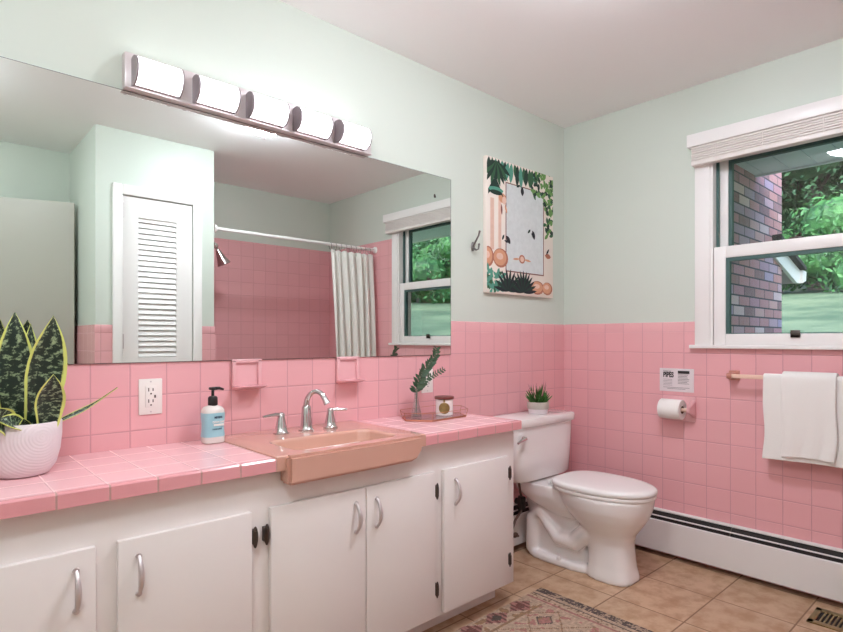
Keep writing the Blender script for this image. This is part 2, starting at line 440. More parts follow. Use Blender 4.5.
# ------------------------------------------------------------------ window
w = thing('window_1', (.03, -1.196, WZ0), kind='structure')
def mir(y): return -2.392-y
b = MB()
for y0, y1 in ((-.765, WY1), (mir(-.765), WY0)): b.box(-.016, P+.004, y0, y1, 1.088, 2.08, .003)
build('casing', b, 'white_gloss', w)
b = MB(); b.box(-.03, .03, -1.655, -.742, 1.072, 1.0895, .004); build('window_sill', b, 'white_gloss', w)
b = MB()
for y0, y1 in ((WY1, -.849), (WY0, mir(-.849))): b.box(-.008, .12, y0, y1, 1.0895, WZ1)
b.box(-.008, .12, WY0, WY1, 2.035, WZ1)
build('window_frame', b, 'white_gloss', w)
b = MB()
for f in (lambda y: y, mir):
    b.box(.034, .046, f(-.849), f(-.860), 1.09, 2.035)
build('track', b, 'teal', w)
def sash(name, xa, xb, z0, z1, bot, top, yo, yi):
    m_ = MB()
    m_.box(xa, xb, yo, yi, z0, z1, .003); m_.box(xa, xb, mir(yo), mir(yi), z0, z1, .003)
    m_.box(xa, xb, mir(yi), yi, z0, bot, .003); m_.box(xa, xb, mir(yi), yi, top, z1, .003)
    s_ = build(name, m_, 'white_gloss', w)
    g = MB(); xm = (xa+xb)/2; t_ = .017
    g.box(xm-.012, xm+.012, yi-.0005, yi-t_, bot, top); g.box(xm-.012, xm+.012, mir(yi), mir(yi-t_), bot, top)
    g.box(xm-.012, xm+.012, mir(yi-t_), yi-t_, bot, bot+.004); g.box(xm-.012, xm+.012, mir(yi-t_), yi-t_, top-t_, top)
    build('glazing_gasket', g, 'teal', s_)
    g = MB(); g.box(xm-.002, xm+.002, mir(yi-t_), yi-t_, bot+.004, top-t_); build('glass_pane', g, 'pane', s_)
    return s_
ls = sash('lower_sash', -.006, .030, 1.0895, 1.566, 1.143, 1.510, -.852, -.905)
us = sash('upper_sash', .050, .084, 1.520, 2.035, 1.566, 1.995, -.860, -.898)
b = MB(); b.box(-.004, .03, -1.222, -1.170, 1.566, 1.574, .002); b.tube([(.012, -1.196, 1.574), (-.012, -1.215, 1.582)], [.008, .006], 10); build('sash_lock', b, 'pewter', ls)
b = MB(); b.box(-.016, -.006, -1.215, -1.177, 1.125, 1.137, .002); b.box(-.016, -.012, -1.215, -1.177, 1.125, 1.158, .002); build('sash_lift', b, 'pewter', ls)
b = MB(); b.box(.10, .16, -1.60, -.80, 1.04, 1.09); build('outer_sill', b, 'white_gloss', w)
# blind
bl = thing('window_blind', (-.03, -1.196, 2.02), 'white horizontal blind drawn up in a stack beneath its cornice box above the window', 'blind')
b = MB(); b.box(-.066, .004, -1.680, -.746, 2.066, 2.128, .003); build('cornice', b, 'white_gloss', bl)
for i in range(6):
    z = 1.9990+i*.0112; dx = random.uniform(-.0015, .0015)
    b = MB(); b.box(-.058+dx, -.012+dx, -1.662+dx, -.764+dx*2, z, z+.0088, .002, 2); build('slat', b, 'white_paint', bl)
b = MB(); b.box(-.058, -.012, -1.662, -.764, 1.974, 1.9975, .003); build('bottom_rail', b, 'white_paint', bl)
for y in (-.88, -1.08, -1.31, -1.51):
    b = MB(); b.box(-.0592, -.0582, y-.002, y+.002, 1.978, 2.065); build('ladder_tape', b, 'white_paint', bl)

# ------------------------------------------------------------------ outdoors
def gz(x, y):
    d = math.hypot(x, y+1.0)
    return .40+.122*d+.06*math.sin(x*.5+y*.3)+(.02*max(0, d-18))
b = MB(); N = 90
vs = [[b.bm.verts.new((.2+60*(i/N)**1.4, -50+80*j/N, 0)) for j in range(N+1)] for i in range(N+1)]
for r in vs:
    for v in r: v.co.z = gz(v.co.x, v.co.y)
for i in range(N):
    for j in range(N): b.bm.faces.new((vs[i][j], vs[i+1][j], vs[i+1][j+1], vs[i][j+1]))
tag(build('lawn', b, 'lawn'), 'mown green lawn rising away from the house outside the window', 'lawn', kind='stuff')
b = MB(); b.box(.131, 2.03, -.60, -.30, .2, 2.4); struct('wall_outside', b, 'brick')
b = MB()
y = -4.0; 
while y < 1.5:
    b.box(.131, 1.42, y, y+.146, 2.255, 2.27); b.box(.131, 1.42, y+.146, y+.152, 2.262, 2.27); y += .152
b.box(1.42, 1.445, -4, 1.5, 2.245, 2.40)
sf = struct('trim_2', b, 'soffit')
ev = thing('porch_roof', (2.2, -.5, 1.6), 'white rake board with dark shingles sticking out past the brick wall outside', 'roof')
b = MB(); b.prism([(1.80, 1.845), (2.46, 1.675), (2.46, 1.575), (2.35, 1.575), (1.80, 1.725)], 'y', -.62, -.595); build('rake_board', b, 'white_gloss', ev)
b = MB(); b.prism([(1.80, 1.85), (2.47, 1.68), (2.475, 1.705), (1.80, 1.89)], 'y', -.66, .9); build('shingles', b, 'shingle', ev)
b = MB(); b.prism([(2.44, 1.575), (2.54, 1.60), (2.55, 1.675), (2.44, 1.68)], 'y', -.64, .9); build('gutter', b, 'white_gloss', ev)
b = MB(); b.box(1.94, 2.40, -.28, .9, .2, 1.72); build('porch_wall', b, 'white_gloss', ev)

def crown(n, rx, rz, leaf, lobes=7, seed=0):
    rnd = random.Random(seed); m_ = MB()
    C_ = [(Vector((rnd.uniform(-.5, .5)*rx, rnd.uniform(-.5, .5)*rx, rnd.uniform(-.55, .55)*rz)), rnd.uniform(.45, .62)) for _ in range(lobes)]
    C_.append((Vector((0, 0, 0)), .7))
    for c, s_ in C_:
        m_.sphere(c, 1, (rx*s_*.8, rx*s_*.8, rz*s_*.8), 10)
    for i in range(n):
        c, s_ = rnd.choice(C_)
        while True:
            d = Vector((rnd.gauss(0, 1), rnd.gauss(0, 1), rnd.gauss(0, 1)))
            if d.length > .1: break
        d.normalize(); k = rnd.uniform(.78, 1.12)
        p = c+Vector((d.x*rx*s_, d.y*rx*s_, d.z*rz*s_))*k
        nrm = (d+Vector((rnd.uniform(-.8, .8), rnd.uniform(-.8, .8), rnd.uniform(-.3, .9)))).normalized()
        u = nrm.orthogonal().normalized(); v = nrm.cross(u); a = rnd.uniform(0, PI); 
        e1 = (u*math.cos(a)+v*math.sin(a))*leaf*rnd.uniform(.7, 1.4); e2 = (v*math.cos(a)-u*math.sin(a))*leaf*.45
        m_.quad(p-e1, p-e2*1.0, p+e1, p+e2)
    return m_
protos = {}
def tree(kind, x, y, s, label, cat='tree', group=None):
    z = gz(x, y)
    r = thing({'a': 'tree', 'b': 'tree', 'h': 'shrub'}[kind], (x, y, z), label, cat, group)
    if kind not in protos:
        rr = r
        old = ORG[rr.name].copy(); ORG[rr.name] = Vector((0, 0, 0))
        if kind == 'h':
            m_ = crown(3500, 1.5, 1.1, .07, 6, 3)
            for v in m_.bm.verts: v.co.z += .9
            f = build('foliage', m_, 'hedge', rr, smooth=False)
            m_ = MB(); m_.tube([(0, 0, -.3), (.05, 0, .4), (.1, .05, .9)], [.08, .06, .03], 8); k = build('stem', m_, 'bark', rr)
        else:
            m_ = crown(15000, 3.0 if kind == 'a' else 2.6, 3.6 if kind == 'a' else 4.2, .085, 9, ord(kind))
            for v in m_.bm.verts: v.co.z += 5.2
            f = build('foliage', m_, 'tree_'+kind, rr, smooth=False)
            m_ = MB(); m_.tube([(0, 0, -.4), (.05, 0, 1.2), (-.05, .08, 3), (.1, 0, 6)], [.24, .18, .15, .07], 10)
            m_.tube([(-.02, .05, 2.4), (.7, .3, 3.6), (1.1, .5, 4.8)], [.09, .06, .03], 8); m_.tube([(-.02, .05, 2.8), (-.7, -.4, 4), (-.9, -.9, 5)], [.08, .06, .03], 8)
            k = build('trunk', m_, 'bark', rr)
        protos[kind] = (f, k); ORG[rr.name] = old
    else:
        for q in protos[kind]:
            c = q.copy(); col.objects.link(c); c.parent = r
    r.scale = (s, s, s); r.rotation_euler = (0, 0, random.uniform(0, 6.28))
    return r
ti = 0
for ring, (R, n, kinds, sc0) in enumerate(((19.5, 13, 'ab', 1.0), (25, 12, 'ba', 1.45))):
    for i in range(n):
        a = math.radians(28-98*(i+.5*ring)/(n-1)); rr = R+random.uniform(-1.2, 1.2)
        tree(kinds[i % 2], rr*math.cos(a), -1+rr*math.sin(a), sc0*random.uniform(.9, 1.15),
             ('leafy green tree at the far edge of the lawn' if ring == 0 else 'tall green tree in the wood behind the lawn trees'), 'tree', ('trees along the lawn edge' if ring == 0 else 'tall trees behind the lawn'))
for i in range(17):
    a = math.radians(26-92*i/16); rr = 16.8+random.uniform(-.5, .5)
    tree('h', rr*math.cos(a), -1+rr*math.sin(a), random.uniform(.95, 1.35), 'dense dark green shrub at the foot of the trees by the lawn', 'shrub', 'shrubs along the lawn edge')

# ------------------------------------------------------------------ vanity
FY, DY = -.425, -.443
vc = thing('vanity_cabinet', (-2.2, -.22, 0), 'long low white painted vanity cabinet with five doors under the pink tiled counter', 'cabinet')
b = MB(); b.box(XL+.01, -1.025, FY, 0-.001, .092, .7385, .002); build('carcass', b, 'white_paint', vc)
b = MB(); b.box(XL+.01, -1.040, -.335, -.002, .001, .0915); build('toe_kick', b, 'white_paint', vc)
def pull(x, zc, par, flip=1):
    m_ = MB(); pts = []
    for k in range(11):
        t = k/10; z = zc-.046+.092*t; pts.append((x, DY-.003-.022*math.sin(PI*t)**.7, z))
    m_.tube(pts, [.0045+.0025*math.sin(PI*k/10) for k in range(11)], 10)
    m_.cyl((x, DY+.001, zc-.046), (x, DY-.006, zc-.046), .007, seg=12); m_.cyl((x, DY+.001, zc+.046), (x, DY-.006, zc+.046), .007, seg=12)
    return build('pull', m_, 'nickel', par)
def vdoor(x0, x1, px_, hx):
    m_ = MB(); m_.box(x0, x1, DY, FY-.0005, .104, .634, .003); o = build('door', m_, 'white_paint', vc)
    pull(px_, .544, o)
    for z in (.562, .202):
        m_ = MB(); m_.sphere((hx, FY-.0175, z), 1, (.0085, .004, .031), 16)
        m_.cyl((hx, FY-.02, z-.018), (hx, FY-.02, z+.018), .0045, seg=10); m_.box(hx-.006, hx+.006, FY-.018, FY, z-.02, z+.02)
        build('hinge', m_, 'pewter', o)
vdoor(-2.985, -2.592, -2.633, -2.996)
vdoor(-2.546, -2.207, -2.501, -2.198)
vdoor(-2.150, -1.814, -1.854, -2.163)
vdoor(-1.810, -1.500, -1.771, -1.4905)
vdoor(-1.454, -1.081, -1.396, -1.0705)
vdoor(-3.43, -3.04, -3.08, -3.44+.012)
# counter: tiled worktop in one piece with sink cut-out
SX0, SX1 = -2.140, -1.560
ct = thing('countertop', (-2.2, -.22, .74), 'pink tiled vanity countertop running under the mirror', 'countertop')
b = MB(); b.box(XL+.01, SX0, -.440, -.0005, .739, .775); b.box(SX1, -1.0215, -.440, -.0005, .739, .775); build('top_tiles', b, 'counter_top', ct)
b = MB()
for a_, c_ in ((XL+.01, SX0), (SX1, -1.0215)): b.prism([(-.4405, .7395), (-.4575, .7395), (-.4575, .771), (-.4535, .7755), (-.4405, .7755)], 'x', a_, c_)
b.prism([(-1.0210, .7395), (-1.0120, .7395), (-1.0120, .771), (-1.0150, .7755), (-1.0210, .7755)], 'y', -.4570, -.0005)
build('edge_tiles', b, 'counter_edge', ct)
# sink
sk = thing('sink', (-1.86, -.25, .72), 'salmon pink enamel apron front sink set into the tiled counter', 'sink')
b = MB()
BX0, BX1, BY0, BY1 = -2.045, -1.655, -.415, -.222
def rrect(x0, x1, y0, y1, r, z, n=6):
    out = []
    for cx_, cy_, a0 in ((x1-r, y1-r, 0), (x0+r, y1-r, 90), (x0+r, y0+r, 180), (x1-r, y0+r, 270)):
        for k in range(n+1):
            a = math.radians(a0+90*k/n); out.append((cx_+r*math.cos(a), cy_+r*math.sin(a), z))
    return out
top = .7815
rg = [rrect(SX0-.001, SX1+.001, -.458, -.0012, .004, .7385), rrect(SX0-.001, SX1+.001, -.458, -.0012, .004, top-.005), rrect(SX0+.003, SX1-.003, -.454, -.004, .004, top),
      rrect(BX0-.012, BX1+.012, BY0-.012, BY1+.012, .047, top), rrect(BX0-.007, BX1+.007, BY0-.007, BY1+.007, .044, top-.0008), rrect(BX0-.002, BX1+.002, BY0-.002, BY1+.002, .041, top-.0045), rrect(BX0, BX1, BY0, BY1, .04, top-.010), rrect(BX0+.012, BX1-.012, BY0+.008, BY1-.008, .035, .72),
      rrect(BX0+.03, BX1-.03, BY0+.02, BY1-.02, .03, .665), rrect(BX0+.07, BX1-.07, BY0+.05, BY1-.05, .02, .655)]
b.rings(rg, True, False)
b.bm.faces.new([b.bm.verts.new(p) for p in rg[-1]])
wno = build('basin', b, 'sink', sk, angle=50); wno.modifiers.new('w', 'WEIGHTED_NORMAL').keep_sharp = True
b = MB()
pr = [(-2.112, top+.0004), (-1.588, top+.0004), (-1.588, .752), (-1.596, .728), (-1.616, .705), (-1.640, .6975), (-2.112, .6955)]
b.prism(pr, 'y', -.479, -.4265)
es = [e for e in b.bm.edges if all(v.co.y < -.475 for v in e.verts)]+[e for e in b.bm.edges if abs(e.verts[0].co.y-e.verts[1].co.y) > .01 and all(v.co.x < -2.105 for v in e.verts)]
bmesh.ops.bevel(b.bm, geom=es, offset=.009, segments=4, affect='EDGES')
wno = build('apron', b, 'sink', sk, angle=50); wno.modifiers.new('w', 'WEIGHTED_NORMAL').keep_sharp = True
b = MB(); b.lathe([(.022, 0), (.022, .003), (.014, .004), (.012, .001)], (-1.85, -.32, .6552), 24); build('drain', b, 'chrome', sk)
# faucet
fc = thing('faucet', (-1.834, -.105, top), 'chrome widespread faucet with arched spout and two lever handles behind the sink', 'faucet')
fx, fy, fz = -1.834, -.105, top
b = MB(); b.lathe([(.029, 0), (.029, .005), (.024, .010), (.021, .02), (.0185, .05), (.017, .085), (.0125, .092)], (fx, fy, fz), 28)
pts = [(fx, fy, fz+.085)]
dr = Vector((.50, -.86, 0))
for k in range(15):
    a = PI-PI*.82*k/14; pts.append(tuple(Vector((fx, fy, fz+.092))+dr*(.040+.040*math.cos(a))+Vector((0, 0, .052*math.sin(a)))))
b.tube(pts, [.0125]+[.0115-.0005*k+(.0008*max(0, k-7)) for k in range(15)], 16)
e = Vector(pts[-1]); d_ = (e-Vector(pts[-2])).normalized(); b.tube([e, e+d_*.022], [.0098, .0125], 16)
build('spout', b, 'chrome', fc)
for hx, hy, dx, dy in ((-1.938, -.108, -.075, -.012), (-1.735, -.112, .062, -.02)):
    b = MB(); b.lathe([(.028, 0), (.028, .005), (.023, .010), (.0185, .03), (.0140, .052), (.0120, .062), (.010, .066)], (hx, hy, fz), 24)
    hb = build('handle', b, 'chrome', fc)
    b = MB(); b.tube([(hx-dx*.15, hy-dy*.15, fz+.066), (hx+dx*.3, hy+dy*.3, fz+.070), (hx+dx, hy+dy, fz+.067)], [.008, .0075, .0045], 12, flat=.7); b.sphere((hx, hy, fz+.066), .0105)
    build('lever', b, 'chrome', hb)
# mirror
mr = thing('wall_mirror', (-2.1, -.003, 1.4), 'wide frameless wall mirror above the vanity counter, reflecting the room', 'mirror')
b = MB(); b.box(-3.30, -.9776, -.0045, -.0003, 1.0435, 1.889); build('mirror_glass', b, 'mirror', mr)
b = MB(); b.box(-.9775, -.9755, -.0047, -.0003, 1.0435, 1.889); b.box(-3.30, -.9776, -.0047, -.0003, 1.8891, 1.8903); b.box(-3.3, -.9776, -.005, -.0003, 1.0418, 1.0434)
build('mirror_edge', b, 'dark_edge', mr)
b = MB(); b.sphere((-1.0848, -.0055, 1.793), 1, (.0055, .002, .009), 12); b.sphere((-1.081, -.0055, 1.789), 1, (.004, .0025, .005), 10); build('mirror_clip', b, 'pewter', mr)
# vanity light bar
vl = thing('vanity_light', (-1.95, -.02, 1.94), 'brushed nickel light bar with five lit frosted glass shades above the mirror', 'light')
b = MB(); b.box(-2.424, -1.476, -.028, P, 1.8915, 2.003, .003); build('backplate', b, 'plate', vl)
b = MB(); b.box(-2.424, -1.476, -.036, -.027, 1.8905, 1.8965, .002); build('bottom_lip', b, 'plate', vl)
for i in range(5):
    xa = -2.405+i*.1865; xb = xa+.134
    cz = 1.942; cy = -.046
    def arc(r, a0, a1, n=24): return [(cy+r*math.cos(math.radians(a0+(a1-a0)*k/n)), cz+r*math.sin(math.radians(a0+(a1-a0)*k/n))) for k in range(n+1)]
    b = MB(); b.prism(arc(.0435, 95, 265), 'x', xa+.005, xb); o = build('glass_shade', b, 'shade', vl)
    b = MB(); b.box(xa+.005, xb, -.0275, cy+.0005, cz-.0415, cz+.0415); build('shade_back', b, 'plate', o)
    b = MB(); b.prism(arc(.0450, 0, 360, 40)[:-1], 'x', xa-.001, xa+.0045); build('end_cap', b, 'cap', o)
    b = MB(); b.prism(arc(.0450, 0, 360, 40)[:-1], 'x', xb+.0005, xb+.0055); build('end_cap', b, 'cap', o)

# ceiling domes: the mirrored fixture, then an unseen one added as fill
def dome(x, y, lab, glass='dome', name='ceiling_light'):
    o = thing(name, (x, y, H), lab, 'light')
    b = MB(); b.lathe([(.13, 0), (.132, -.010), (.126, -.014)], (x, y, H), 40); build('canopy', b, 'white_gloss', o)
    b = MB(); b.lathe([(.122, -.014)]+[(.122*math.cos(PI/2*k/12), -.014-.078*math.sin(PI/2*k/12)) for k in range(1, 12)]+[(.012, -.0925)], (x, y, H), 40); build('glass_dome', b, glass, o)
    b = MB(); b.lathe([(.015, -.091), (.017, -.094), (.008, -.098), (.007, -.108), (.009, -.114), (.003, -.118)], (x, y, H), 20); build('finial', b, 'nickel', o)
dome(-1.40, -1.10, 'white glass dome ceiling light with finial, seen in the mirror below the light bar')
dome(-2.98, -1.45, 'unseen white glass dome light added as fill at the entry end of the room', 'dome_fill')  # out of view, added to brighten the left side

# outlets
def outlet(x, z, lab, gfci=True):
    o = thing('wall_outlet', (x, -.003, z), lab, 'outlet')
    b = MB(); b.box(x-.0355, x+.0355, -.006, 0, z-.057, z+.057, .003); build('cover_plate', b, 'plastic', o)
    b = MB(); b.box(x-.0165, x+.0165, -.0085, -.005, z-.034, z+.034, .001); r = build('receptacle', b, 'plastic', o)
    b = MB()
    for s_ in (1, -1):
        c = z+s_*.018
        b.box(x-.0085, x-.0055, -.0092, -.008, c-.001, c+.010); b.box(x+.0045, x+.0075, -.0092, -.008, c, c+.009)
        b.cyl((x, -.0092, c-.0085), (x, -.008, c-.0085), .0028, seg=10)
    build('socket_slots', b, 'slot', r)
    if gfci:
        b = MB(); b.box(x+.0095, x+.0145, -.010, -.008, z-.004, z+.005); build('test_button', b, 'slot', r)
    for s_ in (1, -1):
        b = MB(); b.cyl((x, -.0068, z+s_*.048), (x, -.0055, z+s_*.048), .0028, seg=10); build('screw', b, 'nickel', o)
outlet(-2.3425, .933, 'white double wall outlet in pink tile left of the soap bottle')
outlet(-1.132, .925, 'white wall outlet in pink tile hidden behind the green sprig')
# soap dishes
def dish(x0, lab):
    x1 = x0+T; o = thing('soap_dish', (x0+T/2, 0, .945), lab, 'soap dish')
    b = MB(); r0 = [(x0+.002, -.001), (x1-.002, -.001)]
    b.box(x0-.001, x0+.014, -.014, -.0003, .946, 1.0455, .004); b.box(x1-.014, x1+.001, -.014, -.0003, .946, 1.0455, .004)
    b.box(x0-.001, x1+.001, -.014, -.0003, 1.032, 1.0460, .004); b.box(x0+.01, x1-.01, -.004, -.0003, .95, 1.034)
    build('back_plate', b, 'pinkceramic', o)
    b = MB()
    b.rings([[(x0+.004, -.0003, .936), (x1-.004, -.0003, .936), (x1-.008, -.040, .941), (x0+.008, -.040, .941)], [(x0-.006, -.0003, .952), (x1+.006, -.0003, .952), (x1+.004, -.062, .950), (x0-.004, -.062, .950)]])
    bmesh.ops.bevel(b.bm, geom=list(b.bm.edges), offset=.004, segments=3, affect='EDGES')
    build('tray', b, 'pinkceramic', o)
dish(-.7596-12*T, 'pink ceramic wall soap dish left of the faucet, under the mirror')
dish(-.7596-8*T, 'pink ceramic wall soap dish right of the faucet, under the mirror')
# soap bottle
sx, sy, sz_ = -2.174, -.085, .7757
sb = thing('soap_bottle', (sx, sy, sz_), 'milky hand soap bottle with blue label and black pump beside the sink', 'bottle')
b = MB(); prof = [(.030, .0), (.0345, .004), (.0355, .02), (.033, .05), (.033, .065), (.0355, .09), (.035, .108), (.028, .118), (.014, .124), (.0125, .128)]
b.rings([sup(sx, sy, sz_+h, r, r*.80, 3.2, 40) for r, h in prof]); build('bottle_body', b, 'bottle', sb)
b = MB(); b.rings([sup(sx, sy, sz_+h, r+.0006, (r+.0006)*.80, 3.2, 40) for r, h in ((.0352, .022), (.0330, .05), (.0330, .065), (.0354, .088), (.0354, .100))]); lb = build('label', b, 'label_blue', sb)
yl = sy-.0292
text_part('label_text', "MEYER'S", 'navy', lb, (sx-.006, yl-.0001, sz_+.083), .0088, ROT_L, sx=.8, bold=.0003)
text_part('label_text', 'CLEAN DAY', 'plastic', lb, (sx-.012, yl+.0008, sz_+.068), .0084, ROT_L, sx=.85, bold=.0003)
text_part('label_text', 'HAND SOAP', 'navy', lb, (sx-.012, yl+.0008, sz_+.046), .006, ROT_L, sx=.9)
b = MB(); b.box(sx-.008, sx+.026, yl+.0006, yl+.0028, sz_+.058, sz_+.064); build('label_band', b, 'plastic', lb)
b = MB(); b.lathe([(.0145, .122), (.0155, .126), (.0155, .148), (.012, .153), (.005, .155), (.0045, .173), (.009, .174), (.009, .181), (.005, .183)], (sx, sy, sz_), 24)
b.tube([(sx, sy, sz_+.178), (sx+.02, sy-.004, sz_+.179), (sx+.034, sy-.007, sz_+.174)], [.006, .005, .0035], 10); b.tube([(sx, sy, sz_+.178), (sx-.012, sy+.002, sz_+.179)], [.006, .004], 10)
build('pump', b, 'black', sb)

# ------------------------------------------------------------------ snake plant
px_, py_, pz = -2.702, -.190, .7757
sp = thing('snake_plant', (px_, py_, pz), 'variegated snake plant in a rippled white pot at the left end of the counter', 'plant')
b = MB(); b.lathe([(.048, 0), (.057, .003), (.072, .025), (.081, .06), (.085, .10), (.0855, .131), (.0835, .134), (.080, .131), (.078, .11), (.02, .108)], (px_, py_, pz), 56); build('pot', b, 'ripple', sp, angle=60)
b = MB(); b.lathe([(.0790, .112), (.078, .120), (.04, .124), (.002, .125)], (px_, py_, pz), 40); build('soil', b, 'soil', sp)
def blade(base, tip, wid, nrm, bend=.0, curl=.10, n=22, name='leaf', thick=.0025, wpos=.45, twist=0):
    base, tip = Vector(base), Vector(tip); ax = tip-base; L = ax.length; t = ax.normalized()
    nrm = Vector(nrm); nrm = (nrm-t*nrm.dot(t)).normalized(); side0 = t.cross(nrm).normalized()
    bm = bmesh.new(); uvl = bm.loops.layers.uv.new('UVMap'); grid = []
    m_ = 8
    for i in range(n+1):
        s_ = i/n
        wv = wid*(.55+.45*min(1, s_/wpos)**.8 if s_ < wpos else (1-((s_-wpos)/(1-wpos))**2.1))
        wv = max(wv, .0006)
        c = base+ax*s_+nrm*bend*math.sin(PI*s_)*L
        an = twist*s_; side = side0*math.cos(an)+nrm*math.sin(an); nn = nrm*math.cos(an)-side0*math.sin(an)
        row = []
        for j in range(m_+1):
            q = j/m_*2-1
            row.append((c+side*q*wv*.5+nn*(curl*wv*(q*q))+nn*.004*math.sin(s_*9+q)*wid*10, (j/m_, s_)))
        grid.append(row)
    def layer(o_):
        V = [[bm.verts.new(p+nrm*o_) for p, _ in r] for r in grid]
        for i in range(n):
            for j in range(m_):
                f = bm.faces.new((V[i][j], V[i][j+1], V[i+1][j+1], V[i+1][j]))
                for lp, (a_, c_) in zip(f.loops, ((i, j), (i, j+1), (i+1, j+1), (i+1, j))): lp[uvl].uv = grid[a_][c_][1]
        return V
    V1 = layer(thick/2); V2 = layer(-thick/2)
    def strip(pa, pb):
        for k in range(len(pa)-1):
            f = bm.faces.new((pa[k], pa[k+1], pb[k+1], pb[k]))
            for lp in f.loops: lp[uvl].uv = (0.01, .5)
    for e in (0, m_): strip([r[e] for r in V1], [r[e] for r in V2])
    strip(V1[-1], V2[-1])
    mb_ = MB(); mb_.bm.free(); mb_.bm = bm
    return mb_
zs = pz+.115
cam_n = (.0, -1, 0)
for base, tip, wd, nn, bd, tw in (
    ((-2.714, -.175, zs), (-2.716, -.180, 1.184), .088, (-.12, -1, .1), .02, .1),
    ((-2.675, -.205, zs), (-2.640, -.215, 1.178), .096, (.20, -1, .05), -.01, -.1),
    ((-2.66, -.240, zs), (-2.650, -.275, 1.030), .072, (.35, -1, .2), -.03, .1),
    ((-2.69, -.135, zs), (-2.676, -.120, 1.158), .050, (.5, -1, 0), .0, .3),
    ((-2.745, -.15, zs), (-2.772, -.15, 1.135), .060, (-.4, -1, 0), .03, -.3),
    ((-2.735, -.235, zs), (-2.775, -.275, .955), .060, (-.1, -.8, .7), .12, 0),
    ((-2.70, -.235, zs), (-2.765, -.268, .925), .045, (.1, -.8, .7), .16, 0),
    ((-2.705, -.24, zs), (-2.71, -.262, .925), .03, (.1, -.8, .3), .05, 0),
    ((-2.64, -.20, zs+.005), (-2.493, -.225, .984), .021, (-.3, -.5, .9), -.06, .5)):
    build('leaf', blade(base, tip, wd, nn, bd, .16, twist=tw, wpos=.42 if wd > .03 else .35), 'snake', sp, angle=60)

# ------------------------------------------------------------------ tray, vase, candle
tcx, tcy, tz = -1.212, -.135, .7757
ty = thing('display_tray', (tcx, tcy, tz), 'copper wire edged glass tray on the counter right of the sink', 'tray')
ang = math.radians(4)
def hexp(a, b_, z, f=1):
    o = []
    for u, v in ((-a, 0), (-a*.62, -b_), (a*.62, -b_), (a, 0), (a*.62, b_), (-a*.62, b_)):
        u *= f; v *= f; o.append((tcx+u*math.cos(ang)-v*math.sin(ang), tcy+u*math.sin(ang)+v*math.cos(ang), z))
    return o
b = MB(); b.rings([hexp(.172, .086, tz+.003), hexp(.172, .086, tz+.006)]); build('glass_base', b, 'glass', ty, smooth=False)
b = MB()
lo, hi = hexp(.175, .089, tz+.003), hexp(.179, .093, tz+.034, 1.04)
for k in range(6): b.tube([lo[k], lo[(k+1) % 6]], .0036, 8); b.tube([hi[k], hi[(k+1) % 6]], .0011, 8); b.tube([lo[k], hi[k]], .0011, 8)
build('wire_rim', b, 'wirecopper', ty)
vx, vy, vz = -1.312, -.128, tz+.0062
va = thing('bud_vase', (vx, vy, vz), 'slender clear glass flask vase on the copper tray', 'vase')
b = MB(); b.lathe([(.022, 0), (.024, .003), (.023, .012), (.014, .055), (.009, .085), (.008, .115), (.0105, .122), (.0095, .1225), (.0068, .115), (.0075, .085), (.0125, .055), (.0215, .012), (.020, .004)], (vx, vy, vz), 32); build('flask', b, 'glass', va, angle=60)
b = MB(); b.lathe([(.0199, .0045), (.0210, .012), (.0150, .040), (.002, .0405)], (vx, vy, vz), 24); build('water', b, 'glass', va)
sg = thing('leaf_sprig', (vx, vy, vz+.05), 'green leafy sprig leaning out of the slender glass vase', 'sprig')
b = MB(); st = [((0, 0, .01), (.0, 0, .12), (.03, -.005, .19), (.075, -.01, .235), (.10, -.015, .265), (.108, -.016, .30)), ((0, 0, .02), (.004, 0, .12), (.05, -.012, .165), (.10, -.02, .185), (.145, -.028, .205))]
paths = []
for s_ in st:
    pp = [Vector((vx, vy, vz))+Vector(p) for p in s_]; paths.append(pp); b.tube(pp, [.0016]*len(pp), 6)
build('stem', b, 'leaf', sg)
def sprig_leaf(c, d, L, w_, up):
    d = Vector(d).normalized(); s_ = d.cross(Vector(up)).normalized(); n_ = s_.cross(d)
    m_ = MB(); ring = []
    for k in range(7):
        t = k/6; ring.append((t, w_*math.sin(PI*min(1, t*1.0))**.8))
    up_v = [m_.bm.verts.new(Vector(c)+d*L*t+s_*q+n_*.001) for t, q in ring]; mid = [m_.bm.verts.new(Vector(c)+d*L*t-n_*.0015) for t, q in ring]; dn = [m_.bm.verts.new(Vector(c)+d*L*t-s_*q+n_*.001) for t, q in ring]
    for k in range(6):
        m_.bm.faces.new((up_v[k], up_v[k+1], mid[k+1], mid[k])); m_.bm.faces.new((mid[k], mid[k+1], dn[k+1], dn[k]))
    return m_
for pi_, (pp, n_, r0_) in enumerate(((paths[0], 46, .30), (paths[1], 24, .38))):
    Ls = [(pp[i+1]-pp[i]).length for i in range(len(pp)-1)]; tot = sum(Ls)
    for k in range(n_):
        s_ = (r0_+(1-r0_)*(k//2+.2*(k % 2))/(n_/2))*tot; i = 0
        while i < len(Ls)-1 and s_ > Ls[i]: s_ -= Ls[i]; i += 1
        s_ = min(s_, Ls[i]); p = pp[i].lerp(pp[i+1], s_/Ls[i]); t = (pp[i+1]-pp[i]).normalized()
        sd = Vector((t.z, random.uniform(-.8, .3), -t.x)) * (1 if k % 2 else -1)
        L_ = (.038 if pi_ == 0 else .028)*(1-.45*k/n_)*random.uniform(.85, 1.1)
        build('leaf', sprig_leaf(p, t*.8+sd, L_, L_*.27, (random.uniform(-.3, .3), -1, random.uniform(.0, .6))), 'leaf', sg, angle=80)
cx_, cy_ = -1.163, -.148
cd = thing('candle_jar', (cx_, cy_, tz+.0062), 'white candle jar with dark red wooden lid and round gold seal on the tray', 'candle')
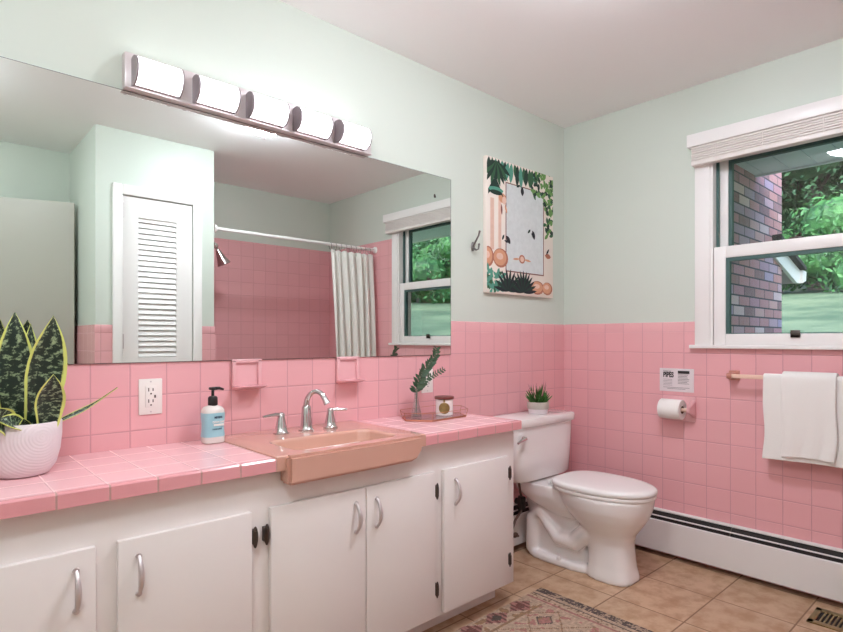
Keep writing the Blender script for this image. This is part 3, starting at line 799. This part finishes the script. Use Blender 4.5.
b = MB(); b.lathe([(.034, 0), (.0385, .003), (.0385, .068), (.036, .070), (.034, .068)], (cx_, cy_, tz+.0062), 40); build('jar', b, 'ceramic', cd)
b = MB(); b.lathe([(.036, .0705), (.0435, .072), (.0435, .081), (.041, .083)], (cx_, cy_, tz+.0062), 40); build('lid', b, 'wood', cd)
cdir = Vector((-2.9124-cx_, -1.9141-cy_, 0)).normalized(); cs = Vector((-cdir.y, cdir.x, 0))
b = MB()
rgs = []
for rad, off in ((.0245, .0), (.0245, .002), (.021, .0032), (.020, .0022), (.013, .0026)):
    ring = []
    for k in range(30):
        a = 2*PI*k/30; u = rad*math.cos(a); v = rad*math.sin(a)
        th_ = u/.0385; ring.append(Vector((cx_, cy_, tz+.040+v))+(cdir*math.cos(th_)+cs*math.sin(th_))*(.0384+off))
    rgs.append(ring)
b.rings(rgs); build('seal', b, 'gold', cd)
b = MB(); b.box(cx_+cdir.x*.0387-.004, cx_+cdir.x*.0387+.004, cy_+cdir.y*.0387-.002, cy_+cdir.y*.0387+.002, tz+.066, tz+.0765); build('seal_tab', b, 'gold', cd)

# ------------------------------------------------------------------ toilet
TX = -.465
tl = thing('toilet', (TX, -.4, 0), 'white two piece toilet with closed lid between the vanity and the window wall', 'toilet')
def remesh(o, vox, sm=6):
    m1 = o.modifiers.new('r', 'REMESH'); m1.mode = 'VOXEL'; m1.voxel_size = vox; m1.use_smooth_shade = True
    m2 = o.modifiers.new('s', 'SMOOTH'); m2.iterations = sm; m2.factor = .5
b = MB()
secs = [(0, -.572, .113, .100, 2.9), (.02, -.572, .112, .099, 2.9), (.06, -.568, .106, .092, 2.7), (.17, -.562, .102, .085, 2.5), (.21, -.556, .118, .094, 2.4), (.25, -.548, .155, .122, 2.3),
        (.29, -.540, .190, .150, 2.2), (.33, -.534, .213, .168, 2.15), (.365, -.530, .226, .176, 2.1), (.392, -.530, .230, .178, 2.1)]
b.rings([sup(TX, y, z, w_, l_, n_, 48) for z, y, l_, w_, n_ in secs])
b.rings([sup(TX, y, z, w_, l_, 3, 40) for z, y, l_, w_ in ((.24, -.36, .10, .07), (.29, -.30, .18, .11), (.34, -.235, .185, .13), (.392, -.225, .185, .135))])
b.rings([sup(TX, y, z, w_, l_, 3, 40) for z, y, l_, w_ in ((0, -.31, .20, .095), (.028, -.31, .198, .093), (.036, -.31, .18, .080))])
b.rings([sup(TX, y, z, w_, l_, 2.6, 40) for z, y, l_, w_ in ((.0, -.30, .18, .05), (.15, -.27, .16, .05), (.30, -.25, .17, .07))])
for s_ in (-1, 1):
    b.tube([(TX+s_*.045, -.47, .20), (TX+s_*.05, -.40, .13), (TX+s_*.052, -.31, .13), (TX+s_*.05, -.25, .19), (TX+s_*.05, -.20, .24), (TX+s_*.045, -.15, .20), (TX+s_*.04, -.14, .02)], [.045, .048, .042, .036, .036, .038, .036], 16)
bw = build('bowl', b, 'ceramic', tl); remesh(bw, .007, 8)
for s_ in (-1, 1):
    b = MB(); b.lathe([(.012, .030), (.011, .045), (.004, .052)], (TX+s_*.085, -.33, 0), 16); build('bolt_cap', b, 'ceramic', tl)
b = MB(); tk = [(.402, .222, .083, 5), (.41, .232, .088, 5), (.50, .241, .092, 5), (.60, .248, .096, 5), (.678, .250, .099, 5)]
b.rings([sup(TX, -.120, z, w_, l_, n_, 64) for z, w_, l_, n_ in tk]); build('tank', b, 'ceramic', tl, angle=50)
b = MB(); b.rings([sup(TX, -.122, z, w_, l_, 6, 64) for z, w_, l_ in ((.6785, .250, .102), (.684, .256, .108), (.708, .257, .110), (.7185, .254, .107), (.7220, .243, .097))]); build('tank_lid', b, 'ceramic', tl, angle=50)
def seatring(z, w_, y0, y1, f=1):
    out = []; n = 64
    for k in range(n):
        t = 2*PI*k/n; c, s_ = math.cos(t), math.sin(t)
        x = w_*math.copysign(abs(c)**(.92), c)*f
        yb = (y1-(y1-y0)*.46); 
        y = yb+(y1-yb)*math.copysign(abs(s_)**(.55), s_)*f if s_ > 0 else yb+(yb-y0)*s_*f
        if s_ > 0: x = w_*f*(math.copysign(abs(c)**.6, c))*(1-.10*(s_**2))
        out.append((TX+x, y, z))
    return out
b = MB(); b.rings([seatring(z, .178, -.766, -.300, f) for z, f in ((.394, .985), (.398, 1), (.408, 1), (.411, .99))]); build('seat', b, 'seat', tl, angle=50)
b = MB(); b.rings([seatring(z, .180, -.770, -.292, f) for z, f in ((.4135, .985), (.417, 1), (.428, 1), (.434, .985), (.438, .95), (.4405, .85), (.442, .5))]); build('seat_lid', b, 'seat', tl, angle=50)
for s_ in (-1, 1):
    b = MB(); b.cyl((TX+s_*.075-.03, -.283, .412), (TX+s_*.075+.03, -.283, .412), .011, seg=16); b.box(TX+s_*.075-.02, TX+s_*.075+.02, -.305, -.27, .393, .406, .002)
    build('seat_hinge', b, 'seat', tl)
b = MB(); lx = TX-.240
b.lathe([(.012, -.0), (.012, -.008), (.008, -.012)], (lx+.02, -.215, .628), 16, 'y'); b.tube([(lx+.025, -.229, .630), (lx-.01, -.233, .625), (lx-.045, -.235, .615)], [.009, .008, .006], 12)
build('flush_lever', b, 'chrome', tl)
# supply line
sv = thing('shutoff_valve', (-.70, -.09, .16), 'dark shutoff valve and braided hose beside the back of the toilet', 'valve')
b = MB(); b.tube([(-.60, -.12, .40), (-.585, -.12, .33), (-.56, -.115, .285), (-.55, -.11, .25), (-.565, -.105, .215), (-.60, -.10, .18), (-.63, -.10, .13), (-.60, -.10, .10), (-.575, -.10, .095)], [.0065]*9, 10); build('hose', b, 'hose', sv)
b = MB(); b.cyl((-.56, -.075, .27), (-.56, -.125, .27), .016, seg=16); b.box(-.585, -.545, -.128, -.10, .235, .30, .006); b.cyl((-.56, -.1, .21), (-.56, -.1, .30), .010, seg=12); build('valve_body', b, 'dark', sv)
b = MB(); b.sphere((-.60, -.10, .105), 1, (.022, .012, .014), 14); build('valve_handle', b, 'hose', sv)
# succulent on the tank
ux, uy, uz = -.437, -.125, .7222
su = thing('potted_succulent', (ux, uy, uz), 'small green succulent with purple tips in a speckled pot on the toilet tank', 'plant')
b = MB(); b.lathe([(.046, 0), (.050, .003), (.052, .024), (.053, .026)], (ux, uy, uz), 36); build('pot_base', b, 'potwhite', su)
b = MB(); b.lathe([(.055, .026), (.057, .029), (.0575, .060), (.056, .063), (.052, .062), (.051, .052), (.01, .050)], (ux, uy, uz), 36); build('pot', b, 'potgrey', su)
b = MB(); b.lathe([(.0508, .053), (.03, .057), (.002, .058)], (ux, uy, uz), 24); build('soil', b, 'soil', su)
rnd = random.Random(5)
def spike(a, tilt, L, r, m='succulent', bx=0, by=0):
    d = Vector((math.cos(a)*math.sin(tilt), math.sin(a)*math.sin(tilt), math.cos(tilt)))
    p = Vector((ux+math.cos(a)*.012+bx, uy+math.sin(a)*.012+by, uz+.055))
    m_ = MB(); m_.tube([p, p+d*L*.35, p+d*L*.75+Vector((0, 0, .004)), p+d*L+Vector((0, 0, .010))], [r*.6, r, r*.7, .0004], 6, flat=.4)
    build('leaf', m_, m, su, angle=80)
for k in range(70):
    tl_ = rnd.uniform(.05, 1.15); spike(rnd.uniform(0, 6.28), tl_, rnd.uniform(.066, .092)*(1.05 if tl_ < .5 else .85), .0058, 'succulent', rnd.uniform(-.015, .015), rnd.uniform(-.015, .015))
for a, t_ in ((2.8, .5), (3.6, .35), (-.6, .3), (0, .35)): spike(a, t_, .108, .0045, 'sucpurple')

# ------------------------------------------------------------------ heaters
def heater(axis, a0, a1, name, lab):
    def XZ(u, z): return (u, z)
    s = -1
    prof_back = [(-.001, .030), (-.005, .030), (-.005, .222), (-.021, .2215), (-.021, .2265), (-.001, .231)]
    front = [(-.063, .034), (-.040, .028), (-.042, .024), (-.066, .030), (-.066, .1835), (-.061, .187), (-.057, .187), (-.057, .184), (-.063, .181)]
    damper = [(-.047, .2035), (-.041, .2055), (-.041, .2025), (-.047, .2005)]
    ax = {'x': 'x', 'y': 'y'}[axis]
    loc = ((a0+a1)/2, -.03, 0) if axis == 'x' else (-.03, (a0+a1)/2, 0)
    o = thing(name, loc, lab, 'heater')
    def pr(m_, poly, u0=a0, u1=a1):
        m_.prism(poly, ax, u0, u1); return m_
    build('back_plate', pr(MB(), prof_back), 'heater', o, smooth=False)
    build('front_cover', pr(MB(), front), 'heater', o, smooth=False)
    build('damper', pr(MB(), damper), 'heater', o, smooth=False)
    build('slot_lining', pr(MB(), [(-.0055, .05), (-.054, .05), (-.054, .150), (-.050, .170), (-.018, .214), (-.0055, .2185)], a0+.01, a1-.01), 'dark', o, smooth=False)  # solid dark lining, paints the shade inside the slots
    n_ = max(1, int(abs(a1-a0)/.62))
    for k in range(n_+1):
        u = a0+(a1-a0)*k/n_; u = min(max(u, a0+.0016), a1-.0016); m_ = pr(MB(), [(-.008, .160), (-.056, .160), (-.054, .190), (-.024, .216), (-.008, .216)], u-.0015, u+.0015); build('bracket', m_, 'pewter', o, smooth=False)
    for ua in (a0, a1-.02): build('foot', pr(MB(), [(-.002, .0), (-.06, .0), (-.06, .028), (-.002, .028)], ua, ua+.02), 'dark', o, smooth=False)
heater('y', -1.80, -.075, 'baseboard_heater', 'long white baseboard heater along the pink wall under the window')
heater('x', -1.02, -.07, 'baseboard_heater', 'short white baseboard heater on the wall behind the toilet')

# ------------------------------------------------------------------ right wall fittings
sgn = thing('wall_sign', (-.001, -.67, .907), 'white card sign with bold black lettering above the toilet paper roll', 'sign')
b = MB(); b.box(-.0025, -.0002, -.756, -.583, .848, .967); card = build('sign_card', b, 'wallpaper_white', sgn)
X_ = -.0027
text_part('sign_text', 'PIPES', 'ink', sgn, (X_, -.601, .922), .036, ROT_R, sx=.68, bold=.0016)
text_part('sign_text', 'Protect our', 'ink', sgn, (X_, -.602, .950), .0095, ROT_R, sx=.9)
b = MB(); b.box(-.0033, -.0024, -.735, -.677, .941, .956); build('sign_banner', b, 'ink', sgn)
b = MB()
for k in range(5): b.box(-.0031, -.0024, -.602-.046, -.602, .909-k*.0075, .9105-k*.0075)
for k in range(7): b.box(-.0031, -.0024, -.735+rnd.uniform(0, .012), -.677, .934-k*.0075, .9365-k*.0075)
for k in range(2): b.box(-.0031, -.0024, -.735+k*.02, -.602-k*.02, .868-k*.0065, .870-k*.0065)
build('sign_lines', b, 'inkgrey', sgn)
tp = thing('toilet_paper_holder', (-.02, -.70, .77), 'pink ceramic toilet paper holder on the tiled wall', 'holder')
b = MB(); b.box(-.009, -.0002, -.765, -.600, .700, .828, .004); build('wall_plate', b, 'pinkceramic', tp)
for ya in (-.757, -.606):
    b = MB(); b.rings([[(-.008, ya-.012, .722), (-.008, ya+.010, .722), (-.008, ya+.010, .812), (-.008, ya-.012, .812)], [(-.045, ya-.009, .742), (-.045, ya+.008, .742), (-.045, ya+.008, .792), (-.045, ya-.009, .792)], [(-.078, ya-.008, .752), (-.078, ya+.007, .752), (-.078, ya+.007, .778), (-.078, ya-.008, .778)]])
    bmesh.ops.bevel(b.bm, geom=list(b.bm.edges), offset=.003, segments=2, affect='EDGES'); build('arm', b, 'pinkceramic', tp)
b = MB(); b.cyl((-.066, -.750, .765), (-.066, -.612, .765), .009, seg=16); build('spindle', b, 'pinkbar', tp)
rl = thing('toilet_paper_roll', (-.066, -.675, .765), 'roll of white toilet paper on the pink holder', 'toilet paper')
b = MB(); ry0, ry1 = -.727, -.620
b.lathe([(.020, ry0+.001), (.048, ry0), (.0495, ry0+.002), (.0495, ry1-.002), (.048, ry1), (.020, ry1-.001)], (-.066, 0, .765), 44, 'y', cap=False); build('paper', b, 'paper', rl, angle=50)
b = MB(); b.lathe([(.0205, ry0+.001), (.0205, ry1-.001), (.0190, ry1-.001), (.0190, ry0+.001), (.0205, ry0+.001)], (-.066, 0, .765), 32, 'y', cap=False); build('cardboard_core', b, 'card', rl)
# towel bar
tb = thing('towel_bar', (-.06, -1.3, .945), 'cream towel bar on rose brackets under the window', 'towel bar')
BZ = .9455
b = MB(); b.box(-.078, -.064, -1.68, -.945, BZ-.009, BZ+.009, .002); build('bar', b, 'pinkbar', tb)
for ya in (-.945, -1.68):
    b = MB(); b.box(-.012, -.0002, ya-.024, ya+.024, BZ-.024, BZ+.024, .005); b.box(-.082, -.010, ya-.011, ya+.011, BZ-.013, BZ+.013, .004); b.sphere((-.071, ya, BZ), 1, (.016, .0135, .0165), 14); build('bracket', b, 'rosebracket', tb)
def towel(name, y0, y1, zf, zb, r, lab, th=.007, fold=0, seed=1, hem=.0, lift=0):
    rnd2 = random.Random(seed)
    m_ = MB(); ny = 40
    prof = []
    cx_ = -.071
    nseg = 26
    for k in range(nseg+1): prof.append((cx_-r, zf+(BZ-zf)*k/nseg, 1-k/nseg))
    for k in range(1, 10):
        a = PI-PI*k/10; prof.append((cx_+r*math.cos(a), BZ+r*math.sin(a), 0))
    for k in range(nseg+1): prof.append((cx_+r*.95, BZ-(BZ-zb)*k/nseg, k/nseg*.25))
    ph = rnd2.uniform(0, 6)
    G = []
    for j in range(ny+1):
        u = j/ny; y = y0+(y1-y0)*u; row = []
        for x, z, wv in prof:
            dxx = -(wv**.7)*(.0035*math.sin(u*9+ph)+.003*math.sin(u*17+2*ph+z*6)+.003*math.sin(z*14+ph)*u)
            front = x < cx_-.5*r
            zz = z
            if front: zz += lift*wv*(.5-.5*math.cos(PI*min(1, max(0, (u-.0)/.9))))-.006*wv*math.sin(u*5+ph)
            yy = y+(wv*.006*math.sin(z*22+ph)) if front else y
            row.append(Vector((min(x+dxx, -.012), yy, zz)))
        G.append(row)
    V = [[m_.bm.verts.new(p) for p in r_] for r_ in G]
    for j in range(ny):
        for i in range(len(prof)-1): m_.bm.faces.new((V[j][i], V[j+1][i], V[j+1][i+1], V[j][i+1]))
    o = build(name, m_, 'towel', loc=(cx_, (y0+y1)/2, BZ), angle=80)
    s = o.modifiers.new('t', 'SOLIDIFY'); s.thickness = th; s.offset = 0
    s = o.modifiers.new('b', 'BEVEL'); s.width = th*.45; s.segments = 3; s.limit_method = 'ANGLE'; s.angle_limit = math.radians(60)
    return tag(o, lab, 'towel')
towel('bath_towel', -1.66, -1.090, .583, .61, .0145, 'wide white bath towel hanging on the bar behind the smaller towel', .008, seed=3)
towel('hand_towel', -1.362, -1.165, .612, .70, .0265, 'narrower white hand towel folded over the bath towel on the bar', .010, seed=8, lift=-.012)
# hook on the left wall
hk = thing('robe_hook', (-.805, -.02, 1.60), 'chrome double robe hook on the green wall left of the picture', 'hook')
b = MB(); hx = -.812
b.sphere((hx, .001, 1.585), 1, (.013, .006, .024), 16)
b.tube([(hx, -.003, 1.592), (hx, -.020, 1.612), (hx, -.038, 1.635), (hx, -.044, 1.654)], [.006, .0048, .0042, .005], 10); b.sphere((hx, -.044, 1.655), .006)
b.tube([(hx, -.003, 1.578), (hx, -.020, 1.566), (hx, -.036, 1.568), (hx, -.040, 1.590)], [.006, .0048, .0042, .005], 10); b.sphere((hx, -.040, 1.591), .006)
build('hook_body', b, mat('worn_chrome', (138, 134, 132), .3, .9), hk)

# ------------------------------------------------------------------ picture
pc = thing('wall_picture', (-.44, -.01, 1.71), 'canvas print with tropical leaves around a pale blue panel on the green wall', 'picture')
PX0, PX1, PZ0, PZ1 = -.730, -.143, 1.358, 2.062; PYF = -.018
M['canvas'] = mat('canvas_cream', (236, 224, 214), .75, bump=.1, bs=300)
for n_, c_ in (('art_blue', (212, 216, 216)), ('art_green', (52, 92, 62)), ('art_dkgreen', (28, 52, 44)), ('art_lgreen', (108, 150, 84)), ('art_teal', (86, 150, 130)), ('art_orange', (212, 154, 122)), ('art_brown', (176, 112, 90)), ('art_pink', (226, 190, 172)), ('art_line', (132, 84, 78)), ('art_black', (32, 34, 40))):
    M[n_] = mat(n_, c_, .75, var=.12, vs=40)
b = MB(); b.box(PX0, PX1, PYF, P, PZ0, PZ1, .002); build('canvas', b, 'canvas', pc)
MATS = ['art_blue', 'art_green', 'art_dkgreen', 'art_lgreen', 'art_teal', 'art_orange', 'art_brown', 'art_pink', 'art_line', 'art_black']
b = MB(); lay = [0]
W_, H_ = PX1-PX0, PZ1-PZ0
def AP(u, v):  # 0..1 from left/top
    return (PX0+W_*min(.997, max(.003, u)), PZ1-H_*min(.998, max(.002, v)))
def poly(pts, m_, L=1):
    lay[0] += 1
    b.mi = MATS.index(m_); y = PYF-.0002*L-.0000012*lay[0]
    V = [b.bm.verts.new((AP(u, v)[0], y, AP(u, v)[1])) for u, v in pts]
    f = b.bm.faces.new(V); f.material_index = b.mi
def leafp(u, v, a, L, w_, m_, lv=2):
    asp = W_/H_; ps = []
    for s_ in (1, -1):
        for k in (range(0, 7) if s_ == 1 else range(5, 0, -1)):
            t = k/6; q = s_*w_*math.sin(PI*t)**.8
            ps.append((u+(math.cos(a)*L*t-math.sin(a)*q), v+(math.sin(a)*L*t+math.cos(a)*q)*asp))
    poly(ps, m_, lv)
def ell(u, v, ru, rv, m_, lv=2, n=20): poly([(u+ru*math.cos(2*PI*k/n), v+rv*math.sin(2*PI*k/n)) for k in range(n)], m_, lv)
ra = random.Random(11)
poly([(.26, .155), (.845, .155), (.845, .83), (.26, .83)], 'art_line', 1)
poly([(.272, .163), (.833, .163), (.833, .821), (.272, .821)], 'art_blue', 2)
poly([(.05, .30), (.10, .30), (.10, .68), (.05, .68)], 'art_pink', 1); poly([(.16, .25), (.20, .25), (.20, .66), (.16, .66)], 'art_pink', 1)
for k in range(16):     # hanging pointed leaves along the top
    u = .03+k*.045; leafp(u, .0, PI/2+ra.uniform(-.25, .25), ra.uniform(.14, .22), .032, ra.choice(['art_green', 'art_dkgreen', 'art_teal']), 2)
for k in range(9): leafp(.12, .02, PI/2+(k-4)*.28, .23, .026, ['art_dkgreen', 'art_green'][k % 2], 3)
poly([(.12, .13), (.235, .285), (.18, .25), (.06, .25), (.02, .28), (.02, .24)], 'art_dkgreen', 4)
ell(.125, .235, .10, .022, 'art_teal', 5); ell(.125, .255, .085, .018, 'art_dkgreen', 5)
for k in range(95):     # vine down the right
    t = ra.random(); u = .66+.36*ra.random()**.8; v = .0+.33*t*(.4+.6*(u-.6)/.4)
    leafp(u, v, ra.uniform(0, 6.28), ra.uniform(.05, .085), .018, ra.choice(['art_green', 'art_lgreen', 'art_dkgreen', 'art_lgreen']), 3)
for k in range(34): leafp(.93+ra.uniform(-.06, .06), ra.uniform(.25, .50), ra.uniform(0, 6.28), ra.uniform(.05, .08), .018, ra.choice(['art_green', 'art_lgreen', 'art_dkgreen']), 3)
ell(.215, .285, .052, .036, 'art_orange', 3); ell(.24, .30, .03, .03, 'art_pink', 4); leafp(.20, .33, 1.5, .10, .012, 'art_line', 4); leafp(.25, .33, 1.2, .08, .012, 'art_orange', 4)
for u, v, a_ in ((.27, .58, .9), (.66, .50, 1.2), (.50, .175, 1.5)):
    leafp(u, v-.02, a_, .09, .024, 'art_black', 4); leafp(u-.03, v-.025, a_+1.2, .06, .012, 'art_dkgreen', 4); leafp(u+.03, v+.03, a_+2.5, .06, .010, 'art_black', 4)
leafp(.86, .66, .1, .10, .025, 'art_brown', 4); leafp(.88, .655, -.9, .08, .012, 'art_black', 5)
ell(.50, .72, .045, .034, 'art_brown', 3); ell(.50, .72, .028, .022, 'art_pink', 4)
for a_ in (0.1, PI-.1): leafp(.50+.03*math.cos(a_), .72, a_, .11, .010, 'art_orange', 4)
for u, v, ru, rv in ((.02, .735, .075, .075), (.19, .735, .105, .072), (.74, .93, .105, .055), (.90, .93, .085, .052)):
    ell(u, v, ru, rv, 'art_brown', 3); ell(u-.008, v-.004, ru*.84, rv*.84, 'art_orange', 4); ell(u-.012, v-.012, ru*.45, rv*.35, 'art_pink', 5)
for k in range(60): leafp(ra.uniform(.0, .24), ra.uniform(.84, .98), ra.uniform(0, 6.28), ra.uniform(.05, .09), .016, ra.choice(['art_teal', 'art_teal', 'art_green']), 4)
for cx2, n2 in ((.28, 10), (.50, 13)):
    for k in range(n2): leafp(cx2+.02, .98, -PI+PI*(k+.5)/n2, .21, .018, ['art_black', 'art_dkgreen'][k % 2], 5)
me_ = build('painted_print', b, MATS, pc, smooth=False)

# ------------------------------------------------------------------ shower
tubt = thing('bathtub', (-.69, -2.2, 0), 'white alcove bathtub behind the shower curtain', 'bathtub')
b = MB()
rg = [rrect(-1.38, -.003, YB+.003, -1.80, .01, 0), rrect(-1.38, -.003, YB+.003, -1.80, .02, .36), rrect(-1.375, -.008, YB+.008, -1.805, .02, .38), rrect(-1.30, -.08, YB+.07, -1.88, .10, .38), rrect(-1.28, -.10, YB+.09, -1.90, .10, .36), rrect(-1.20, -.16, YB+.13, -1.95, .12, .10), rrect(-1.12, -.24, YB+.20, -2.02, .10, .07)]
b.rings(rg, True, False); b.bm.faces.new([b.bm.verts.new(p) for p in rg[-1]]); build('tub_shell', b, 'enamel', tubt, angle=50)
rod = thing('shower_rod', (-.69, -1.86, 1.87), 'white shower rod spanning the tub alcove, seen in the mirror', 'rod')
b = MB(); b.cyl((-1.379, -1.862, 1.872), (-.004, -1.862, 1.872), .0125, seg=16); build('rod', b, 'white_gloss', rod)
b = MB(); b.lathe([(.027, 0), (.026, -.012), (.016, -.02)], (-.0002, -1.862, 1.872), 24, 'x'); build('flange', b, 'white_gloss', rod)
b = MB(); b.lathe([(.027, 0), (.026, .012), (.016, .02)], (-1.3828, -1.862, 1.872), 24, 'x'); build('flange', b, 'white_gloss', rod)
sh = thing('wall_shower', (-1.38, -2.2, 1.8), 'chrome shower head on the tiled alcove wall, seen in the mirror', 'shower head')
b = MB(); b.lathe([(.03, 0), (.026, .008)], (-1.3828, -2.2, 1.86), 20, 'x'); b.tube([(-1.38, -2.2, 1.86), (-1.30, -2.2, 1.865), (-1.245, -2.2, 1.83), (-1.222, -2.2, 1.785)], [.010]*4, 12); b.sphere((-1.235, -2.2, 1.812), .021); build('shower_arm', b, 'chrome', sh)
b = MB(); d_ = Vector((.45, 0, -.9)).normalized(); q = Vector((-1.222, -2.2, 1.785))
b.tube([q, q+d_*.02, q+d_*.07, q+d_*.115, q+d_*.12], [.014, .02, .034, .052, .044], 24); build('spray_face', b, 'chrome', sh)
# curtain
cu_ = thing('shower_curtain', (-.23, -1.86, 1.0), 'white pleated shower curtain bunched at the window end of the rod', 'curtain')
b = MB(); nx, nz = 150, 30; V = []
for i in range(nx+1):
    u = i/nx; row = []
    for k in range(nz+1):
        v = k/nz; z = 1.828-v*1.62
        amp = .012+.012*min(1, v*4)
        x = -.455+.415*u+.006*math.sin(u*60+v*3)+(.035*(v**1.5))*(1-u)*.6
        y = -1.845+amp*math.sin(u*2*PI*6.5+.6*math.sin(v*2.2+u*7))+.004*math.sin(u*31+v*2)+.05*min(1, v*1.6)
        zz = z-(.010*(1-math.cos(u*2*PI*6.5*1.0))/2 if k == 0 else 0)
        row.append(b.bm.verts.new((x, y, zz)))
    V.append(row)
for i in range(nx):
    for k in range(nz): b.bm.faces.new((V[i][k], V[i+1][k], V[i+1][k+1], V[i][k+1]))
co = build('cloth', b, 'curtain', cu_, angle=80); s = co.modifiers.new('t', 'SOLIDIFY'); s.thickness = .0015
r0 = None
for i in range(9):
    x = -.45+i*.048
    if r0 is None:
        m_ = MB(); m_.tube([(x, -1.862+.019*math.cos(a*PI/10), 1.858+.026*math.sin(a*PI/10)) for a in range(20)]+[(x, -1.843, 1.858)], .0022, 8); r0 = build('curtain_ring', m_, 'chrome', cu_)
    else: dup(r0, cu_, (x+.45, 0, 0))

# ------------------------------------------------------------------ floor vent and rug
fv = thing('floor_vent', (-.213, -1.45, 0), 'brass slotted floor vent near the baseboard heater', 'vent')
b = MB(); vx0, vx1, vy0, vy1 = -.295, -.130, -1.62, -1.302
b.box(vx0, vx1, vy1-.022, vy1, .0005, .006, .002); b.box(vx0, vx1, vy0, vy0+.022, .0005, .006, .002); b.box(vx0, vx0+.03, vy0, vy1, .0005, .006, .002); b.box(vx1-.03, vx1, vy0, vy1, .0005, .006, .002)
build('vent_frame', b, 'brass', fv)
b = MB(); b.box(vx0+.02, vx1-.02, vy0+.015, vy1-.015, .0003, .0012); build('vent_well', b, 'dark', fv)
y = vy0+.034
while y < vy1-.026:
    b = MB(); b.box(vx0+.03, vx1-.03, y-.003, y+.003, .0012, .0055); build('louver', b, 'brass', fv); y += .0145

RX0, RX1, RY0, RY1 = -2.03, -.828, -1.22, -.424
bm = bmesh.new(); cl = bm.loops.layers.color.new('Col')
cs_ = .006; nx, ny = int((RX1-RX0)/cs_), int((RY1-RY0)/cs_)
CRM, RED, PUR, DRK, TAN, PNK = lin((226, 210, 196)), lin((168, 84, 84)), lin((134, 108, 116)), lin((96, 70, 74)), lin((198, 172, 144)), lin((212, 172, 168))
def rugcol(x, y):
    e = RX1-x; s_ = min(RY1-y, y-RY0); eL = x-RX0; e = min(e, eL)
    n1 = noise.noise(Vector((x*30, y*30, 1))); n2 = noise.noise(Vector((x*90, y*90, 5)))
    c = CRM
    if e < .045: c = (PUR if n2 > .05 else DRK) if n1*.7+n2 > -.12 else CRM
    elif e < .060: c = CRM
    elif e < .068: c = DRK
    elif e < .10: c = CRM if n2 > -.2 else TAN
    elif e < .112: c = PNK
    elif e < .135: c = CRM
    elif s_ < .095:
        k = ((e-.135) % .15)-.075; q = s_-.048
        d = abs(k)/.07+abs(q)/.052; st = math.floor(abs(k)/.012) % 2
        if d < .45: c = DRK if int((e-.135)/.15) % 2 else RED
        elif d < .95: c = RED if st else PNK
        elif n1 > .25: c = TAN
    elif s_ < .106: c = TAN
    else:
        px2 = ((e-.14) % .19)-.095; q = ((s_-.106) % .16)-.08
        d = abs(px2)/.095+abs(q)/.08
        if d < .18: c = PNK
        elif d < .40: c = [PNK, RED, PUR][(int((e-.14)/.19)+int((s_-.106)/.16)*2) % 3] if n1 > -.3 else TAN
        elif d < .48: c = DRK
        elif .97 < d < 1.05: c = TAN
        elif n1 > .32: c = PNK
    f = .86+.22*n2+.10*n1
    return (min(1, c[0]*f), min(1, c[1]*f), min(1, c[2]*f), 1)
V = [[bm.verts.new((RX0+(RX1-RX0)*i/nx, RY0+(RY1-RY0)*j/ny, .0075)) for j in range(ny+1)] for i in range(nx+1)]
for i in range(nx):
    for j in range(ny):
        f = bm.faces.new((V[i][j], V[i+1][j], V[i+1][j+1], V[i][j+1])); c = rugcol(RX0+(i+.5)*cs_, RY0+(j+.5)*cs_)
        for lp in f.loops: lp[cl] = c
ring = [V[i][0] for i in range(nx+1)]+[V[nx][j] for j in range(1, ny+1)]+[V[i][ny] for i in range(nx-1, -1, -1)]+[V[0][j] for j in range(ny-1, 0, -1)]
low = [bm.verts.new((v.co.x, v.co.y, .0008)) for v in ring]
for k in range(len(ring)):
    f = bm.faces.new((ring[k], low[k], low[(k+1) % len(ring)], ring[(k+1) % len(ring)]))
    for lp in f.loops: lp[cl] = PUR
mb_ = MB(); mb_.bm.free(); mb_.bm = bm
tag(build('area_rug', mb_, 'rug', smooth=False), 'faded woven area rug with cream diamonds and red border on the tile floor', 'rug')

# ------------------------------------------------------------------ light and camera
wd = bpy.data.worlds.new('World'); sc.world = wd; wd.use_nodes = True
wn = wd.node_tree.nodes; wlk = wd.node_tree.links
sky = wn.new('ShaderNodeTexSky'); sky.sky_type = 'NISHITA'; sky.sun_disc = False; sky.sun_elevation = math.radians(48); sky.sun_rotation = math.radians(250); sky.air_density = 1; sky.dust_density = 2
bg = wn['Background']; wlk.new(sky.outputs[0], bg.inputs[0]); bg.inputs[1].default_value = .66
sl = bpy.data.lights.new('sun', 'SUN'); sl.energy = 1.0; sl.angle = math.radians(1.5); sl.color = (1, .96, .88)
so = bpy.data.objects.new('sun', sl); col.objects.link(so); so.rotation_euler = Vector((.62, -.42, -1.0)).to_track_quat('-Z', 'Y').to_euler(); so.location = (-5, 5, 12)

cam = bpy.data.cameras.new('camera'); co = bpy.data.objects.new('camera', cam); col.objects.link(co); sc.camera = co
f_px, th = 560.75, .74
cam.sensor_fit = 'HORIZONTAL'; cam.sensor_width = 36; cam.lens = f_px*36/843
co.location = (-2.9124, -1.9141, 1.115)
co.rotation_euler = (PI/2, 0, -th)
cam.shift_y = (339.7-316)/843
cam.clip_start = .02; cam.clip_end = 300
vs_ = sc.view_settings; vs_.view_transform = 'Standard'; vs_.look = 'None'; vs_.gamma = 1; vs_.exposure = .64; vs_.use_curve_mapping = False
sc.cycles.max_bounces = 10; sc.cycles.diffuse_bounces = 6; sc.cycles.glossy_bounces = 6; sc.cycles.transparent_max_bounces = 12
